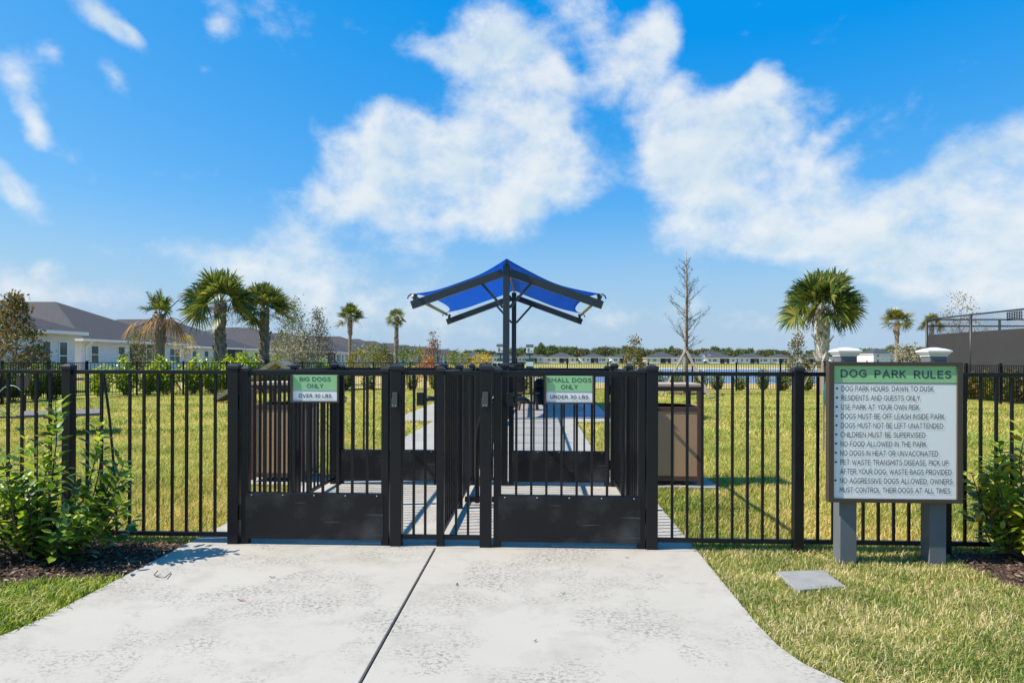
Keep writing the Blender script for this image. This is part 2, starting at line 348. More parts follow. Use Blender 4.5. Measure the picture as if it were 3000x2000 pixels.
def thing(name, label, cat, loc=(0, 0, 0), group=None):
    o = bpy.data.objects.new(name, None); COL.objects.link(o); o.location = loc; o.empty_display_size = .1
    ORG[o.name] = Vector(loc); return tag(o, label, cat, group)
def kids(o): return [c for c in bpy.data.objects if c.parent == o]
CH = {}
def dup(root, loc, rz=0.0, sc=1.0, label=None, group=None):
    def cp(o, par):
        c = o.copy(); COL.objects.link(c)
        if par: c.parent = par
        for ch in o.children: cp(ch, c)
        return c
    r = cp(root, None); r.location = loc; r.rotation_euler = (0, 0, rz)
    r.scale = (sc, sc, sc) if isinstance(sc, (int, float)) else sc
    if label: r['label'] = label
    if group: r['group'] = group
    return r

def leaves(P, D, Nn, Ln, Wd, fold=.25, rich=False):
    """one small bent leaf per row: P foot, D direction, Nn face normal, length, width -> verts, quads"""
    D = D / np.linalg.norm(D, axis=1, keepdims=True); S = np.cross(D, Nn); S /= np.maximum(np.linalg.norm(S, axis=1, keepdims=True), 1e-6); U = np.cross(S, D)
    L = Ln[:, None]; Wc = Wd[:, None] / 2
    if not rich:
        a = P; b = P + D * L * .5 + S * Wc + U * Wc * fold; c = P + D * L; d = P + D * L * .5 - S * Wc + U * Wc * fold
        V = np.stack([a, b, c, d], 1).reshape(-1, 3); n = len(P); F = np.arange(n * 4).reshape(n, 4)
        return V, F
    droop = -U * L * .10
    m1 = P + D * L * .33; m2 = P + D * L * .72 + droop * .5; t = P + D * L + droop
    l1 = P + D * L * .26 + S * Wc * .85 + U * Wc * fold; l2 = P + D * L * .66 + S * Wc * .88 + U * Wc * fold + droop * .4
    r1 = P + D * L * .26 - S * Wc * .85 + U * Wc * fold; r2 = P + D * L * .66 - S * Wc * .88 + U * Wc * fold + droop * .4
    V = np.stack([P, l1, m1, r1, l2, m2, r2, t], 1).reshape(-1, 3); n = len(P)
    q = np.array([[0, 1, 2, 2], [0, 2, 3, 3], [2, 1, 4, 5], [3, 2, 5, 6], [5, 4, 7, 7], [6, 5, 7, 7]])
    # keep quads only: split into triangles for the ends
    tri = np.array([[0, 1, 2], [0, 2, 3], [2, 1, 4], [2, 4, 5], [3, 2, 5], [3, 5, 6], [5, 4, 7], [6, 5, 7]])
    F = (np.arange(n)[:, None, None] * 8 + tri[None]).reshape(-1, 3)
    return V, F
def rand_dirs(n, up=0.0):
    d = RNG.normal(size=(n, 3)); d[:, 2] += up; return d / np.linalg.norm(d, axis=1, keepdims=True)

# ------------------------------------------------------------------ text
def arc(cx, cy, rx, ry, a0, a1, n=12):
    return [(cx + rx * math.cos(R(a0 + (a1 - a0) * k / n)), cy + ry * math.sin(R(a0 + (a1 - a0) * k / n))) for k in range(n + 1)]
GLYPH = {   # width, centre lines of the strokes at cap height 1
    'A': (.78, [[(0, 0), (.39, 1), (.78, 0)], [(.15, .34), (.63, .34)]]), 'B': (.60, [[(0, 0), (0, 1)] + arc(.29, .765, .25, .235, 90, -90) + [(.02, .53)], arc(.31, .265, .29, .265, 90, -90) + [(.0, 0)]]),
    'C': (.70, [arc(.42, .5, .42, .5, 46, 314, 20)]), 'D': (.72, [[(0, 0), (0, 1)] + arc(.27, .5, .45, .5, 90, -90, 16) + [(.02, 0)]]), 'E': (.52, [[(.52, 1), (0, 1), (0, 0), (.52, 0)], [(.03, .52), (.46, .52)]]),
    'F': (.50, [[(.50, 1), (0, 1), (0, 0)], [(.03, .5), (.44, .5)]]), 'G': (.76, [arc(.42, .5, .42, .5, 46, 318, 20) + [(.76, .22), (.76, .47), (.48, .47)]]), 'H': (.66, [[(0, 0), (0, 1)], [(.66, 0), (.66, 1)], [(.03, .51), (.63, .51)]]),
    'I': (0.0, [[(0, 0), (0, 1)]]), 'K': (.58, [[(0, 0), (0, 1)], [(.55, 1), (.04, .46)], [(.20, .60), (.58, 0)]]), 'L': (.48, [[(0, 1), (0, 0), (.48, 0)]]), 'M': (.80, [[(0, 0), (0, 1), (.40, .34), (.80, 1), (.80, 0)]]),
    'N': (.66, [[(0, 0), (0, 1), (.66, 0), (.66, 1)]]), 'O': (.84, [arc(.42, .5, .42, .5, 90, 450, 28)]), 'P': (.58, [[(0, 0), (0, 1)] + arc(.31, .735, .27, .265, 90, -90) + [(.03, .47)]]), 'R': (.60, [[(0, 0), (0, 1)] + arc(.31, .745, .27, .255, 90, -90) + [(.03, .49)], [(.30, .47), (.60, 0)]]),
    'S': (.56, [[(.53, .87), (.45, .96), (.29, 1), (.12, .95), (.04, .81), (.06, .66), (.18, .57), (.38, .48), (.52, .38), (.56, .23), (.48, .07), (.29, 0), (.11, .03), (0, .13)]]), 'T': (.66, [[(0, 1), (.66, 1)], [(.33, .97), (.33, 0)]]),
    'U': (.64, [[(0, 1)] + arc(.32, .33, .32, .33, 180, 360) + [(.64, 1)]]), 'V': (.74, [[(0, 1), (.37, 0), (.74, 1)]]), 'W': (1.08, [[(0, 1), (.28, 0), (.54, .92), (.80, 0), (1.08, 1)]]), 'Y': (.66, [[(0, 1), (.33, .47), (.66, 1)], [(.33, .45), (.33, 0)]]),
    '0': (.60, [arc(.30, .5, .30, .5, 90, 450, 24)]), '3': (.54, [[(.02, .93), (.15, .99), (.27, 1), (.43, .95), (.49, .78), (.43, .61), (.22, .54), (.43, .49), (.54, .30), (.49, .10), (.27, 0), (.11, .02), (0, .10)]]),
    ',': (.03, [[(.03, .07), (.0, -.12)]]), ':': (0.0, [[(0, .10), (0, .11)], [(0, .62), (0, .63)]])}
def ribbon(pts, w):
    """one pen stroke of even width with rounded ends"""
    closed = (Vector(pts[0]) - Vector(pts[-1])).length < 1e-6; P = [Vector(p) for p in pts]; h = w / 2; vs = []; fs = []; n = len(P)
    for i, p in enumerate(P):
        a = P[i] - P[i - 1] if i else ((P[0] - P[-2]) if closed else P[1] - P[0]); b = P[i + 1] - P[i] if i < n - 1 else ((P[1] - P[0]) if closed else P[-1] - P[-2])
        a.normalize(); b.normalize(); na = Vector((-a.y, a.x)); nb_ = Vector((-b.y, b.x)); m = na + nb_
        m = m.normalized() if m.length > 1e-4 else na; k = h / max(.42, m.dot(na)); vs += [p + m * k, p - m * k]
    for i in range(n - 1): fs.append((2 * i, 2 * i + 1, 2 * i + 3, 2 * i + 2))
    if not closed:
        for e, d, l, r in ((P[0], (P[0] - P[1]).normalized(), 0, 1), (P[-1], (P[-1] - P[-2]).normalized(), 2 * n - 2, 2 * n - 1)):
            c = len(vs); q = Vector((-d.y, d.x)); vs += [e + (q * math.cos(t) + d * math.sin(t)) * h for t in (R(45), R(90), R(135))]
            up = (vs[l] - e).dot(q) > 0; L_, R_ = (l, r) if up else (r, l); fs.append((L_, c, c + 1, c + 2, R_))
    return vs, fs
def lettering(parent, body, z, Y, m, left=None, center=None, width=None, cap=.03, bold=0.0, name='lettering'):
    """painted capitals built stroke by stroke, fitted to the width they have on the sign"""
    s = .132 + 3.2 * bold; x = 0.0; V = []; F = []; lay = 0
    for ch in body:
        if ch == ' ': x += .46; continue
        gw, strokes = GLYPH[ch]
        for st in strokes:
            pts = [(px + x + s / 2, s / 2 + py * (1 - s)) for px, py in st]; vs, fs = ribbon(pts, s); o = len(V)
            V += [(v.x, v.y, lay) for v in vs]; F += [tuple(i + o for i in f) for f in fs]; lay = (lay + 1) % 3
        x += gw + s + .15
    x -= .15; sc_ = width / x if width else cap; co = np.array(V); X = co[:, 0] * sc_; w = x * sc_
    X += left if left is not None else center - w / 2
    return link_mesh(name, np.stack([X, Y - co[:, 2] * .00012, z + co[:, 1] * cap], 1), F, m, parent)

# ================================================================== ground, water, paving
LAKE_Z = -1.2
def smooth(a, b, x):
    t = np.clip((x - a) / (b - a), 0, 1); return t * t * (3 - 2 * t)
def terrain_h(X, Y):
    near = smooth(36, 100, Y) * 1.0; far = 1 - smooth(243, 256, Y)
    left = smooth(-14, 10, X - (Y - 90) * .05); right = 1 - smooth(240, 270, X)
    dip = near * far * left * right
    rise = smooth(256, 335, Y) * .6 * left
    house = (1 - smooth(-24, -17, X)) * smooth(20, 34, Y) * .25
    return -.03 - 1.75 * dip + rise * (1 - dip) + house
def build_ground():
    ys = np.concatenate([np.linspace(-20, 34, 19), np.linspace(37, 110, 26), np.linspace(120, 235, 9), np.linspace(240, 262, 12), np.linspace(270, 360, 12), [420, 600, 1000, 2000, 4000]])
    xs = np.concatenate([[-3000, -1500, -700, -350, -200, -120, -80], np.linspace(-60, -28, 6), np.linspace(-26, 16, 29), np.linspace(20, 60, 9), [80, 110, 150, 200, 235, 240, 246, 254, 262, 270, 275, 300, 400, 700, 1500, 3000]])
    X, Y = np.meshgrid(xs, ys); Z = terrain_h(X, Y); nx, ny = len(xs), len(ys)
    V = np.stack([X, Y, Z], -1).reshape(-1, 3)
    i = np.arange(ny - 1)[:, None] * nx + np.arange(nx - 1)[None]; F = np.stack([i, i + 1, i + 1 + nx, i + nx], -1).reshape(-1, 4)
    m = bpy.data.materials.new('lawn_ground'); m.use_nodes = True; nt = m.node_tree; b = nt.nodes['Principled BSDF']; b.inputs['Roughness'].default_value = .95; b.inputs['Specular IOR Level'].default_value = .1
    tc = nt.nodes.new('ShaderNodeTexCoord'); sep = nt.nodes.new('ShaderNodeSeparateXYZ'); nt.links.new(tc.outputs['Object'], sep.inputs[0])
    def noise(s, d, st=None):
        n = nt.nodes.new('ShaderNodeTexNoise'); n.inputs['Scale'].default_value = s; n.inputs['Detail'].default_value = d; n.inputs['Roughness'].default_value = .68
        if st:
            mp = nt.nodes.new('ShaderNodeMapping'); mp.inputs['Scale'].default_value = st; nt.links.new(tc.outputs['Object'], mp.inputs[0]); nt.links.new(mp.outputs[0], n.inputs['Vector'])
        else: nt.links.new(tc.outputs['Object'], n.inputs['Vector'])
        return n.outputs['Fac']
    def ramp(f, st):
        r = nt.nodes.new('ShaderNodeValToRGB')
        while len(r.color_ramp.elements) < len(st): r.color_ramp.elements.new(.5)
        for k, (p, c) in enumerate(st): r.color_ramp.elements[k].position = p; r.color_ramp.elements[k].color = (*c, 1)
        nt.links.new(f, r.inputs['Fac']); return r.outputs[0]
    def mix(fac, a, c, bt='MIX'):
        x = nt.nodes.new('ShaderNodeMixRGB'); x.blend_type = bt
        if isinstance(fac, float): x.inputs['Fac'].default_value = fac
        else: nt.links.new(fac, x.inputs['Fac'])
        for s_, v in (('Color1', a), ('Color2', c)):
            if isinstance(v, tuple): x.inputs[s_].default_value = (*v, 1)
            else: nt.links.new(v, x.inputs[s_])
        return x.outputs[0]
    def mrange(f, a, b_, c, d):
        n = nt.nodes.new('ShaderNodeMapRange'); n.interpolation_type = 'SMOOTHSTEP'
        for k, v in zip(('From Min', 'From Max', 'To Min', 'To Max'), (a, b_, c, d)): n.inputs[k].default_value = v
        nt.links.new(f, n.inputs['Value']); return n.outputs[0]
    fine = ramp(noise(55, 6), [(.3, (.15, .18, .03)), (.5, (.30, .295, .06)), (.72, (.48, .41, .14))])
    patch = ramp(noise(.55, 5), [(.36, (.8, 1.05, .8)), (.62, (1.12, .98, .95))])
    band = ramp(noise(.8, 6, (.25, 1.2, 1)), [(.58, (1, 1, 1)), (.7, (1.15, .82, .8))])
    lawn = mix(1.0, mix(1.0, fine, patch, 'MULTIPLY'), band, 'MULTIPLY')
    dry = ramp(noise(1.3, 7), [(.3, (.34, .25, .085)), (.7, (.50, .385, .15))])
    farg = ramp(noise(.08, 6), [(.35, (.23, .22, .06)), (.65, (.36, .31, .10))])
    c = mix(mrange(sep.outputs[1], 31.5, 34, 0, 1), lawn, dry)
    c = mix(mrange(sep.outputs[1], 200, 240, 0, 1), c, farg)
    sand = mrange(sep.outputs[2], -.95, -.80, 1, 0)
    c = mix(sand, c, (.50, .42, .33))
    nt.links.new(c, b.inputs['Base Color'])
    bp = nt.nodes.new('ShaderNodeBump'); bp.inputs['Strength'].default_value = .9; bp.inputs['Distance'].default_value = .03
    nt.links.new(noise(38, 5), bp.inputs['Height']); nt.links.new(bp.outputs[0], b.inputs['Normal'])
    o = link_mesh('ground', V, F, m, smooth=True); tag(o, kind='structure')
build_ground()
w = MB(); w.add([(-30, 60, LAKE_Z), (300, 60, LAKE_Z), (300, 262, LAKE_Z), (-30, 262, LAKE_Z)], [(0, 1, 2, 3)]); tag(w.build('lake', WATER), kind='structure')

FENCE_Y = 4.76; BACK_Y = 7.12
SX0, SX1, JX = -2.485, 1.085, -.715
def slab(name, poly, m=None, top=0.0):
    o = MB().prism(poly, top - .1, top).build(name, m or CONC, bevel=.004); tag(o, kind='structure'); return o
# front walk: two slabs with an open joint, flaring towards the street
fl = [(-2.485, 4.70), (-2.485, 3.35), (-2.50, 3.2), (-2.55, 3.0), (-2.66, 2.75), (-2.84, 2.5), (-3.1, 2.25), (-3.4, 2.05), (-4.0, 1.8), (-4.0, .3), (-.722, .3), (-.722, 4.70)]
fr = [(-.708, 4.70), (-.708, .3), (3.2, .3), (3.2, 1.75), (2.3, 1.95), (1.75, 2.25), (1.45, 2.5), (1.24, 2.8), (1.141, 2.97), (1.095, 3.15), (1.08, 3.4), (1.085, 4.70)]
slab('front_walk', fl); slab('front_walk', fr)
tag(MB().span(-.7225, -.7075, .3, 4.70, -.08, -.016).build('joint_filler', mat('joint_filler_dark', (.02, .018, .016), .9)), kind='structure')
slab('gate_apron', [(SX0, 4.708), (SX1, 4.708), (SX1, 7.55), (SX0, 7.55)])
slab('bin_pad', [(-2.492, 7.02), (-2.492, 7.75), (-3.2, 7.75), (-3.2, 7.02)], CONC2, .004)
slab('bin_pad', [(1.093, 7.1), (1.86, 7.1), (1.86, 7.85), (1.093, 7.85)], CONC2, .002)
# small dog path with saw joints, big dog path, pad under the shade, blue coated pad
jy = [7.558, 9.5, 11.45, 13.4, 14.69]
for a, b in zip(jy[:-1], jy[1:]):
    slab('path', [(-.715, a), (.797, a), (.797, b - .008), (-.715, b - .008)], CONC2)
    slab('path', [(-2.29, a), (-.723, a), (-.723, b - .008), (-2.29, b - .008)], CONC2)
slab('path', [(-3.25, 14.69), (1.72, 14.69), (1.72, 15.66), (-3.25, 15.66)], CONC2)
slab('shade_pad', [(-3.25, 15.668), (1.72, 15.668), (1.72, 24.5), (-3.25, 24.5)], CONC2)
arc = []
for k in range(13):
    t = -1 + 2 * k / 12; arc.append((1.24 - .62 * abs(t) ** 2.2 * (1 if t < 0 else 1), 18.9 + 2.6 * t))
bp_ = [(.60, 16.2), (1.68, 16.2), (1.68, 24.2), (.2, 24.2), (.45, 21.9)] + arc[::-1]
o = MB().prism(bp_, -.05, .005).build('blue_pad', BLUEPAD); tag(o, kind='structure')

# ================================================================== the black fences
def post(par, x, y, w=.065, h=1.245, z0=0.0, name='post', bevel=.004):
    p = MB().span(x - w / 2, x + w / 2, y - w / 2, y + w / 2, z0 - .05, z0 + h).build(name, BLACK, par, bevel=bevel)
    c = MB(); a = w / 2 + .0045; z = z0 + h
    c.rings([[(x + sx * q, y + sy * q, zz) for sx, sy in ((-1, -1), (1, -1), (1, 1), (-1, 1))] for q, zz in ((a, z - .016), (a, z + .006), (a * .55, z + .017), (a * .25, z + .022))])
    cap = c.build('post_cap', CAPM, p, bevel=.002); return p
def bay(par, p0, p1, n, zt=1.222, zb=.075, single=True, z0=0.0, pk=.017, skip=()):
    p0, p1 = Vector((*p0, 0)), Vector((*p1, 0)); up = Vector((0, 0, 1))
    MB().beam(p0 + up * (zt - .014 + z0), p1 + up * (zt - .014 + z0), .028, .028).build('top_rail', BLACK, par, bevel=.002)
    MB().beam(p0 + up * (zb - .014 + z0), p1 + up * (zb - .014 + z0), .028, .030).build('bottom_rail', BLACK, par, bevel=.002)
    all_ = MB(); d = (p1 - p0).normalized(); ang = Matrix.Rotation(math.atan2(d.y, d.x), 3, 'Z')
    for i in range(n):
        if i in skip: continue
        q = p0.lerp(p1, (i + 1) / (n + 1)); c = q + up * ((zt + zb) / 2 - .014 + z0); dm = (pk, pk, zt - zb - .030)
        if single: MB().box(c, dm, ang).build('picket', BLACK, par)
        else: all_.box(c, dm, ang)
    if not single: all_.build('picket_panel', BLACK, par)

# front line, left and right of the gates
t = thing('metal_fence', 'black metal picket fence left of the gates with one bent picket', 'fence', (-2.156, FENCE_Y, 0))
for x in (-3.366, -4.576, -5.79): post(t, x, FENCE_Y)
bay(t, (-2.195, FENCE_Y), (-3.333, FENCE_Y), 10, skip=(7,))
bay(t, (-3.40, FENCE_Y), (-4.543, FENCE_Y), 10); bay(t, (-4.61, FENCE_Y), (-5.757, FENCE_Y), 10)
q0 = aty(341, 1553, FENCE_Y); q1 = aty(304, 1097, FENCE_Y - .02); qm = aty(331, 1340, FENCE_Y - .01)
MB().tube([q0, q0.lerp(qm, .5) + Vector((.008, 0, 0)), qm, qm.lerp(q1, .5) + Vector((.006, 0, 0)), q1], .0105, 4).build('bent_picket', BLACK, t)
t = thing('metal_fence', 'black metal picket fence running behind the dog park rules sign', 'fence', (.778, FENCE_Y, 0))
xs = (1.774, 2.757, 3.75, 4.75, 5.75)
for x in xs: post(t, x, FENCE_Y)
pv = .817
for x in xs: bay(t, (pv, FENCE_Y), (x - .033, FENCE_Y), 8); pv = x + .033
# gate posts
GP = {}
def gate_post(x, y, w, label):
    t = thing('gate_post', label, 'post', (x, y, 0), 'gate posts'); post(t, x, y, w, 1.25); GP[(x, y)] = t; return t
gate_post(-2.156, FENCE_Y, .076, 'black square hinge post left of the big dogs gate')
gate_post(-.999, FENCE_Y, .080, 'black square latch post right of the big dogs gate, grey lock on it')
gate_post(-.371, FENCE_Y, .080, 'black square latch post left of the small dogs gate, grey lock on it')
gate_post(.778, FENCE_Y, .078, 'black square hinge post right of the small dogs gate')
gate_post(-2.156, BACK_Y, .076, 'black hinge post of the rear gate behind the big dogs sign')
gate_post(-.999, BACK_Y, .076, 'black latch post in the middle of the rear gates, nearer the big dogs path')
gate_post(-.362, BACK_Y, .070, 'black latch post in the middle of the rear gates, nearer the small dogs path')
gate_post(.778, BACK_Y, .076, 'black hinge post of the rear gate behind the small dogs sign')
# fixed piece between the two front gates
t = thing('metal_fence', 'short fixed black fence panel between the two front gates', 'fence', (-.689, FENCE_Y, 0))
post(t, -.689, FENCE_Y, .052, 1.235)
bay(t, (-.959, FENCE_Y), (-.715, FENCE_Y), 2); bay(t, (-.663, FENCE_Y), (-.411, FENCE_Y), 2)
t = thing('metal_fence', 'short fixed black fence panel between the two rear gates', 'fence', (-.69, BACK_Y, 0))
bay(t, (-.961, BACK_Y), (-.735, BACK_Y), 2); bay(t, (-.665, BACK_Y), (-.397, BACK_Y), 2)

def gate(x0, x1, Y, label, hinge_left, npk):
    t = thing('gate', label, 'gate', ((x0 + x1) / 2, Y, .04), 'gates of the dog park')
    sw = .052
    for x in (x0 + sw / 2, x1 - sw / 2): post(t, x, Y, sw, 1.232 - .045, .045 + .0, 'stile')
    a, b = x0 + sw, x1 - sw
    MB().span(a, b, Y - .02, Y + .02, 1.186, 1.224).build('top_rail', BLACK, t, bevel=.003)
    MB().span(a, b, Y - .02, Y + .02, .325, .362).build('mid_rail', BLACK, t, bevel=.003)
    MB().span(a, b, Y - .02, Y + .02, .045, .085).build('bottom_rail', BLACK, t, bevel=.003)
    k = MB().span(x0 + .035, x1 - .035, Y - .031, Y - .0265, .040, .358).build('kick_panel', PANEL, t, bevel=.0015)
    bm_ = MB()
    for i in range(5):
        x = x0 + .08 + (x1 - x0 - .16) * i / 4; bm_.tube([(x, Y - .0312, .349), (x, Y - .034, .349)], .005, 8)
    bm_.build('screw', STEEL, k)
    for i in range(npk):
        x = a + (b - a) * (i + 1) / (npk + 1); MB().box((x, Y, .774), (.017, .017, .822)).build('picket', BLACK, t)
    hx = x0 - .009 if hinge_left else x1 + .009
    for z in (.22, 1.0):
        h = MB(); h.tube([(hx, Y - .012, z - .05), (hx, Y - .012, z + .05)], .0115, 10); h.box((hx, Y + .012, z), (.015, .028, .07)); h.build('hinge', mat('black_hinge', (.01, .01, .011), .5), t)
    return t
g1 = gate(-2.100, -1.052, FENCE_Y, 'front black metal gate for big dogs, left of the two', True, 8)
g2 = gate(-.316, .734, FENCE_Y, 'front black metal gate for small dogs, right of the two', False, 8)
g3 = gate(-2.108, -1.046, BACK_Y, 'rear black metal gate opening to the big dogs lawn', True, 8)
g4 = gate(-.316, .730, BACK_Y, 'rear black metal gate opening to the small dogs path', False, 8)

# side walls of the entry pen
def wall(label, x, ys, nb, up_to=None):
    t = thing('metal_fence', label, 'fence', (x, ys[0], 0))
    for y in ys[1:-1]: post(t, x, y, .058)
    for a, b in zip(ys[:-1], ys[1:]): bay(t, (x, a + .035), (x, b - .035), nb, single=False)
    return t
wall('black picket side wall of the entry pen on the big dogs side', -2.156, (FENCE_Y, 5.94, BACK_Y), 10)
wall('black picket side wall of the entry pen on the small dogs side', .778, (FENCE_Y, 5.94, BACK_Y), 10)
ys = [FENCE_Y, 5.98] + [BACK_Y] + [BACK_Y + 1.2 * k for k in range(1, 21)]
t = thing('metal_fence', 'long black picket fence dividing the big dogs lawn from the small dogs path', 'fence', (-.70, FENCE_Y, 0))
for y in ys[1:]: post(t, -.70, y, .058)
for a, b in zip(ys[:-1], ys[1:]): bay(t, (-.70, a + .03), (-.70, b - .03), 10, single=False)
# arched guard bar beside the divider
t = thing('guard_bar', 'arched black guard bar standing beside the dividing fence inside the entry pen', 'bar', (-.6, 6.12, 0))
pts = [(-.555, 6.12, .02), (-.555, 6.12, .55), (-.545, 6.12, .68), (-.52, 6.12, .79), (-.47, 6.12, .90), (-.40, 6.12, .965), (-.385, 6.12, .97)]
MB().tube(pts, .02, 8).build('arched_bar', BLACK, t, smooth=True)
MB().span(-.665, -.39, 6.10, 6.14, .03, .075).build('bottom_rail', BLACK, t, bevel=.003)

# locks and latches
def lock(px0, px1, py0, py1, par_y, label):
    a = aty(px0, py1, par_y); b = aty(px1, py0, par_y); cx = (a.x + b.x) / 2
    t = thing('gate_lock', label, 'lock', (cx, par_y, a.z), 'gate locks')
    m = MB(); m.prism([(a.x, a.z), (b.x, a.z), (b.x, b.z), (a.x + .006, b.z), (a.x + .006, a.z + .065), (a.x, a.z + .055)], 0, 1)
    m.v = [(x, par_y + (-.026 + .026 * z), y) for x, y, z in m.v]
    m.build('lock_body', LOCKM, t, bevel=.003)
    s = MB()
    for k in (-1, 1): s.tube([(cx + k * .009, par_y - .0262, a.z + .012), (cx + k * .009, par_y - .029, a.z + .012)], .004, 8)
    s.build('screw', STEEL, t)
lock(1149, 1166, 1149, 1192, FENCE_Y - .0405, 'grey lock box on the latch post of the big dogs gate')
lock(1412, 1431, 1148, 1191, FENCE_Y - .0405, 'grey lock box on the latch post of the small dogs gate')
def lever(sx, x, label):
    Y = BACK_Y - .05
    t = thing('gate_lever', label, 'latch', (x, Y, .8), 'gate levers')
    MB().box((x, Y - .03, .90), (.075, .045, .135)).build('lever_box', mat('black_latch', (.012, .012, .013), .35), t, bevel=.006)
    pts = [(x + sx * .03, Y - .02, .89), (x + sx * .09, Y - .03, .905), (x + sx * .15, Y - .02, .90), (x + sx * .19, Y, .875)]
    MB().tube(pts, [.03, .028, .026, .024], 8).build('lever_arm', mat('black_latch', (.012, .012, .013), .35), t, smooth=True)
lever(1, -1.23, 'black lever latch on the rear gate of the big dogs side')
lever(1, -.30, 'black lever latch on the rear gate of the small dogs side')

# the park boundary: polyline of far fence
def far_fence(label, pts, panel=1.83, name='metal_fence'):
    t = thing(name, label, 'fence', (*pts[0], 0)); pn = MB()
    first = True
    for p, q in zip(pts[:-1], pts[1:]):
        p, q = Vector((*p, 0)), Vector((*q, 0)); L = (q - p).length; n = max(1, round(L / panel)); d = (q - p) / L
        ang = Matrix.Rotation(math.atan2(d.y, d.x), 3, 'Z')
        for i in range(n + 1):
            if i == 0 and not first: continue
            c = p.lerp(q, i / n); b = MB(); b.box(c + Vector((0, 0, .6)), (.064, .064, 1.30), ang); b.box(c + Vector((0, 0, 1.26)), (.074, .074, .03), ang); b.build('post', BLACK, t)
        first = False
        for i in range(n):
            a, b_ = p.lerp(q, i / n), p.lerp(q, (i + 1) / n); pn = MB()
            for z in (1.205, 1.08, .07): pn.beam(a + Vector((0, 0, z)) if z != 1.08 else a + Vector((0, 0, 1.205)), b_ + Vector((0, 0, z if z != 1.08 else 1.205)), .026, .028) if z != 1.08 else None
            k = max(2, round((b_ - a).length / .107))
            for j in range(1, k): pn.box(a.lerp(b_, j / k) + Vector((0, 0, .6375)), (.017, .017, 1.1), ang)
            pn.build('picket_panel', BLACK, t)
    return t
BACKPTS = [(-15.9, 23.4), (-12.2, 26.2), (-8.9, 29.6), (-4.2, 30.6), (4.9, 30.9), (14.75, 31.2)]
far_fence('black picket fence across the far end of the dog park', BACKPTS)
far_fence('black picket fence on the far left side of the lawn', [(-15.9, 23.4), (-15.8, 10.0)])
far_fence('black picket fence on the far right side of the lawn by the court', [(14.75, 31.2), (14.6, 10.0)])

# ================================================================== signs
def gate_sign(cx, Y, l1, wl1, l3, wl3, label, off=0):
    t = thing('gate_sign', label, 'sign', (cx, Y, 1.0), 'signs on the gates'); w, z0, z1 = .338, 1.000, 1.192
    b = MB().span(cx - w / 2 + .006, cx + w / 2 - .006, Y - .004, Y + .004, z0 + .006, z1).build('sign_face', SIGNW, t)
    f = MB(); f.span(cx - w / 2, cx - w / 2 + .011, Y - .017, Y + .006, z0, z1); f.span(cx + w / 2 - .011, cx + w / 2, Y - .017, Y + .006, z0, z1)
    f.span(cx - w / 2 + .011, cx + w / 2 - .011, Y - .017, Y + .006, z0, z0 + .011); f.build('sign_frame', BRONZE, t, bevel=.001)
    MB().span(cx - w / 2 + .011, cx + w / 2 - .011, Y - .0055, Y - .0042, 1.086, z1).build('green_band', SIGNG, t)
    MB().span(cx - w / 2 + .011, cx + w / 2 - .011, Y - .0055, Y - .0042, 1.081, 1.0825).build('rule_line', INK, t)
    lettering(t, l1, 1.1475, Y - .0062, INKG, center=cx, width=wl1, cap=.0305, bold=.012)
    lettering(t, 'ONLY', 1.1005, Y - .0062, INKG, center=cx, width=.116, cap=.0305, bold=.012)
    lettering(t, l3, 1.033, Y - .0062, INK, center=cx, width=wl3, cap=.0265, bold=.016)
gate_sign(-1.5645, FENCE_Y - .046, 'BIG DOGS', .220, 'OVER 30 LBS', .231, 'framed green and white sign reading BIG DOGS ONLY OVER 30 LBS')
gate_sign(.2065, FENCE_Y - .046, 'SMALL DOGS', .303, 'UNDER 30 LBS', .262, 'framed green and white sign reading SMALL DOGS ONLY UNDER 30 LBS')

